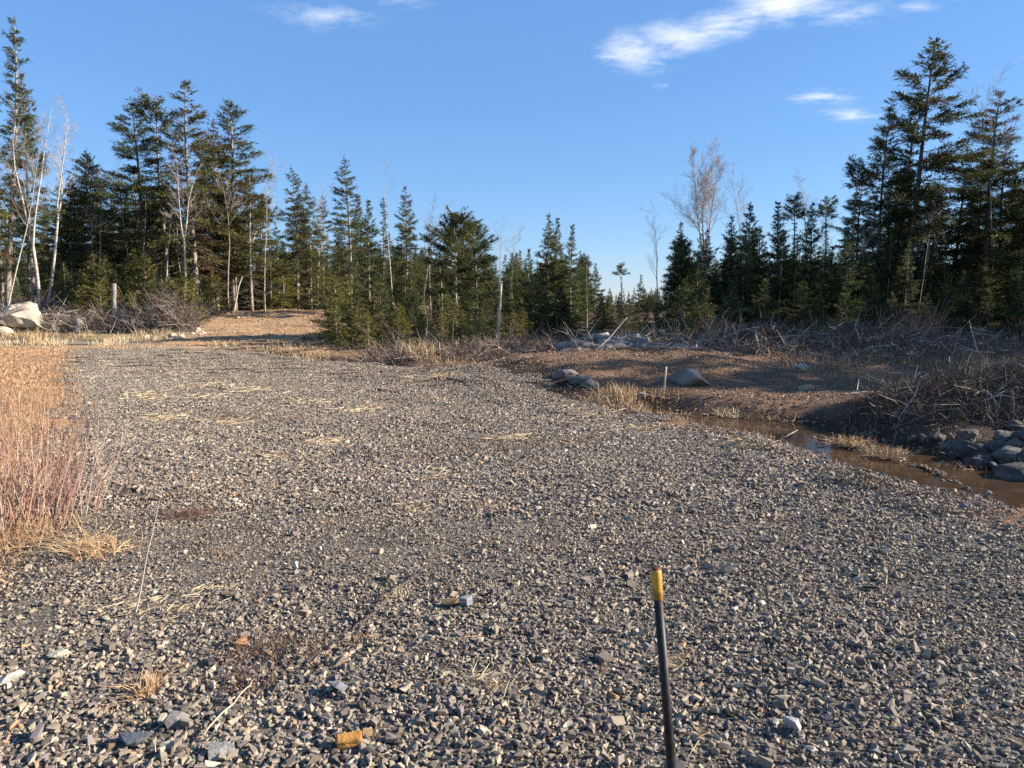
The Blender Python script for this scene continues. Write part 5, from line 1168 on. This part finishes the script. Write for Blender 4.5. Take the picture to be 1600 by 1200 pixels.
for i, (px, Y, h) in enumerate([(1105, 24, 1.5), (1350, 24.5, 1.0), (1060, 24.5, 1.0), (1200, 24.5, .9), (1270, 25, 1.0)]):
    shrub(px, 530, 'grey leafless sapling at the foot of the right wood', 5, h, .5, (GREY_TW,), Y=Y, r_=.009, base=.08, group='grey saplings at the right wood foot', name='sapling_clump', cat='sapling')
for i, (px, Y, h) in enumerate([(170, 34.5, 1.6), (138, 35, 1.2), (92, 33.5, 1.2), (215, 34, 1.0)]):
    shrub(px, 520, 'thin dry stalk standing in the grass before the left wood', 3, h, .2, (PALE_TW, BROWN_TW), Y=Y, r_=.012, base=.05, group='dry stalks before the left wood', name='dry_stalk', cat='stalk')
# single stalks in the gravel
def stalk(p0, p1, label, r_=.0032, c=PALE_TW, k=3):
    a = on_plane(p0[0], p0[1], .02); b_ = at_depth(p1[0], p1[1], a[1] + .02); q = b_ - a; g = Geo(); s = np.linspace(0, 1, 7)[:, None]
    pts = q * s + rng.normal(0, .006, (7, 3)) * s; tube(g, pts, np.linspace(r_, r_ * .4, 7), 5, C=c)
    return obj('dry_stalk', g.build('dry_stalk', M_twig), loc=tuple(a), label=label, cat='stalk')
stalk((212, 957), (254, 756), 'tall thin pale stalk standing in the left foreground gravel', .0042)
stalk((224, 786), (240, 722), 'short dark stalk behind the tall thin pale one', .003, BROWN_TW)
stalk((155, 838), (163, 745), 'reddish stalk rising from the collapsed straw clump', .003, RED_TW)
stalk((100, 690), (142, 615), 'long pale stem leaning right out of the left shrubs', .005, PALE_TW)
stalk((1390, 705), (1410, 655), 'thin stem standing in the ditch beside the grass strip', .004, BROWN_TW)
stalk((1372, 700), (1366, 640), 'upright brown reed at the water before the brush heap', .004, BROWN_TW)
stalk((1420, 700), (1418, 660), 'bare reed in the ditch right of the leaning stem', .0035, BROWN_TW)
branch_obj('branch', [on_plane(318, 1148, .03), on_plane(350, 1112, .06), on_plane(385, 1075, .06), on_plane(400, 1060, .03)], .0036, .002, 'long pale dry stem lying across the dark hollow', twigs=1, seed=15, m=M_cut)
branch_obj('branch', [on_plane(560, 985, .04), on_plane(610, 925, .06), on_plane(665, 888, .05)], .005, .002, 'dark thin twig lying over the middle gravel', twigs=2, seed=16, m=M_bark_dark)

# ------------------------------------------------------------------ the black marker rod
tip = at_depth(1025, 888, 1.3); low = at_depth(1046, 1210, 1.28)
d = (low - tip) / (tip[2] - low[2]); foot_p = tip + d * (tip[2] + .12)
M_black, nd_, lk_, b_ = mat('black_fibreglass', (.010, .010, .010), .5, .3)
lk_.new(ramp(nd_, lk_, nz(nd_, lk_, 60, 6, .75, nd_.new('ShaderNodeTexCoord').outputs['Object']), [(.45, (.008, .008, .008)), (.7, (.035, .032, .028))]), b_.inputs['Base Color'])
def yellow_mat():
    m, nd, lk, b = mat('yellow_plastic_sleeve', (.60, .36, .03), .4, .45)
    n1 = nz(nd, lk, 40, 5, .6, nd.new('ShaderNodeTexCoord').outputs['Object'])
    lk.new(ramp(nd, lk, n1, [(.36, (.16, .075, .02)), (.52, (.46, .26, .03)), (.75, (.60, .37, .05))]), b.inputs['Base Color']); return m
M_yel = yellow_mat(); M_rust, *_ = mat('rusty_plug', (.12, .03, .015), .7, .3)
ax = norm(tip - foot_p); Lr = np.linalg.norm(tip - foot_p)
rod = thing('marker_rod', tuple(foot_p), 'black rod with a worn yellow tip standing in the nearest gravel', 'marker rod')
g = Geo(); s_end = Lr - .052
bow = np.array([.004, 0, 0])
tube(g, np.array([ax * 0, ax * .4 * Lr + bow * .8, ax * .75 * Lr + bow, ax * s_end]), [.0092, .009, .0086, .0083], 20)
obj('shaft', g.build('shaft', M_black, True), rod)
g = Geo(); zz_ = [s_end - .004, s_end - .001, s_end + .006, s_end + .02, s_end + .036, s_end + .046, s_end + .0495]
tube(g, np.array([ax * v for v in zz_]), [.0085, .0094, .0098, .0095, .0099, .0094, .0085], 22)
obj('sleeve', g.build('sleeve', M_yel, True), rod)
g = Geo(); tube(g, np.array([ax * (s_end + .046), ax * (s_end + .0515), ax * (s_end + .053)]), [.0072, .0068, .005], 16)
obj('plug', g.build('plug', M_rust, True), rod)
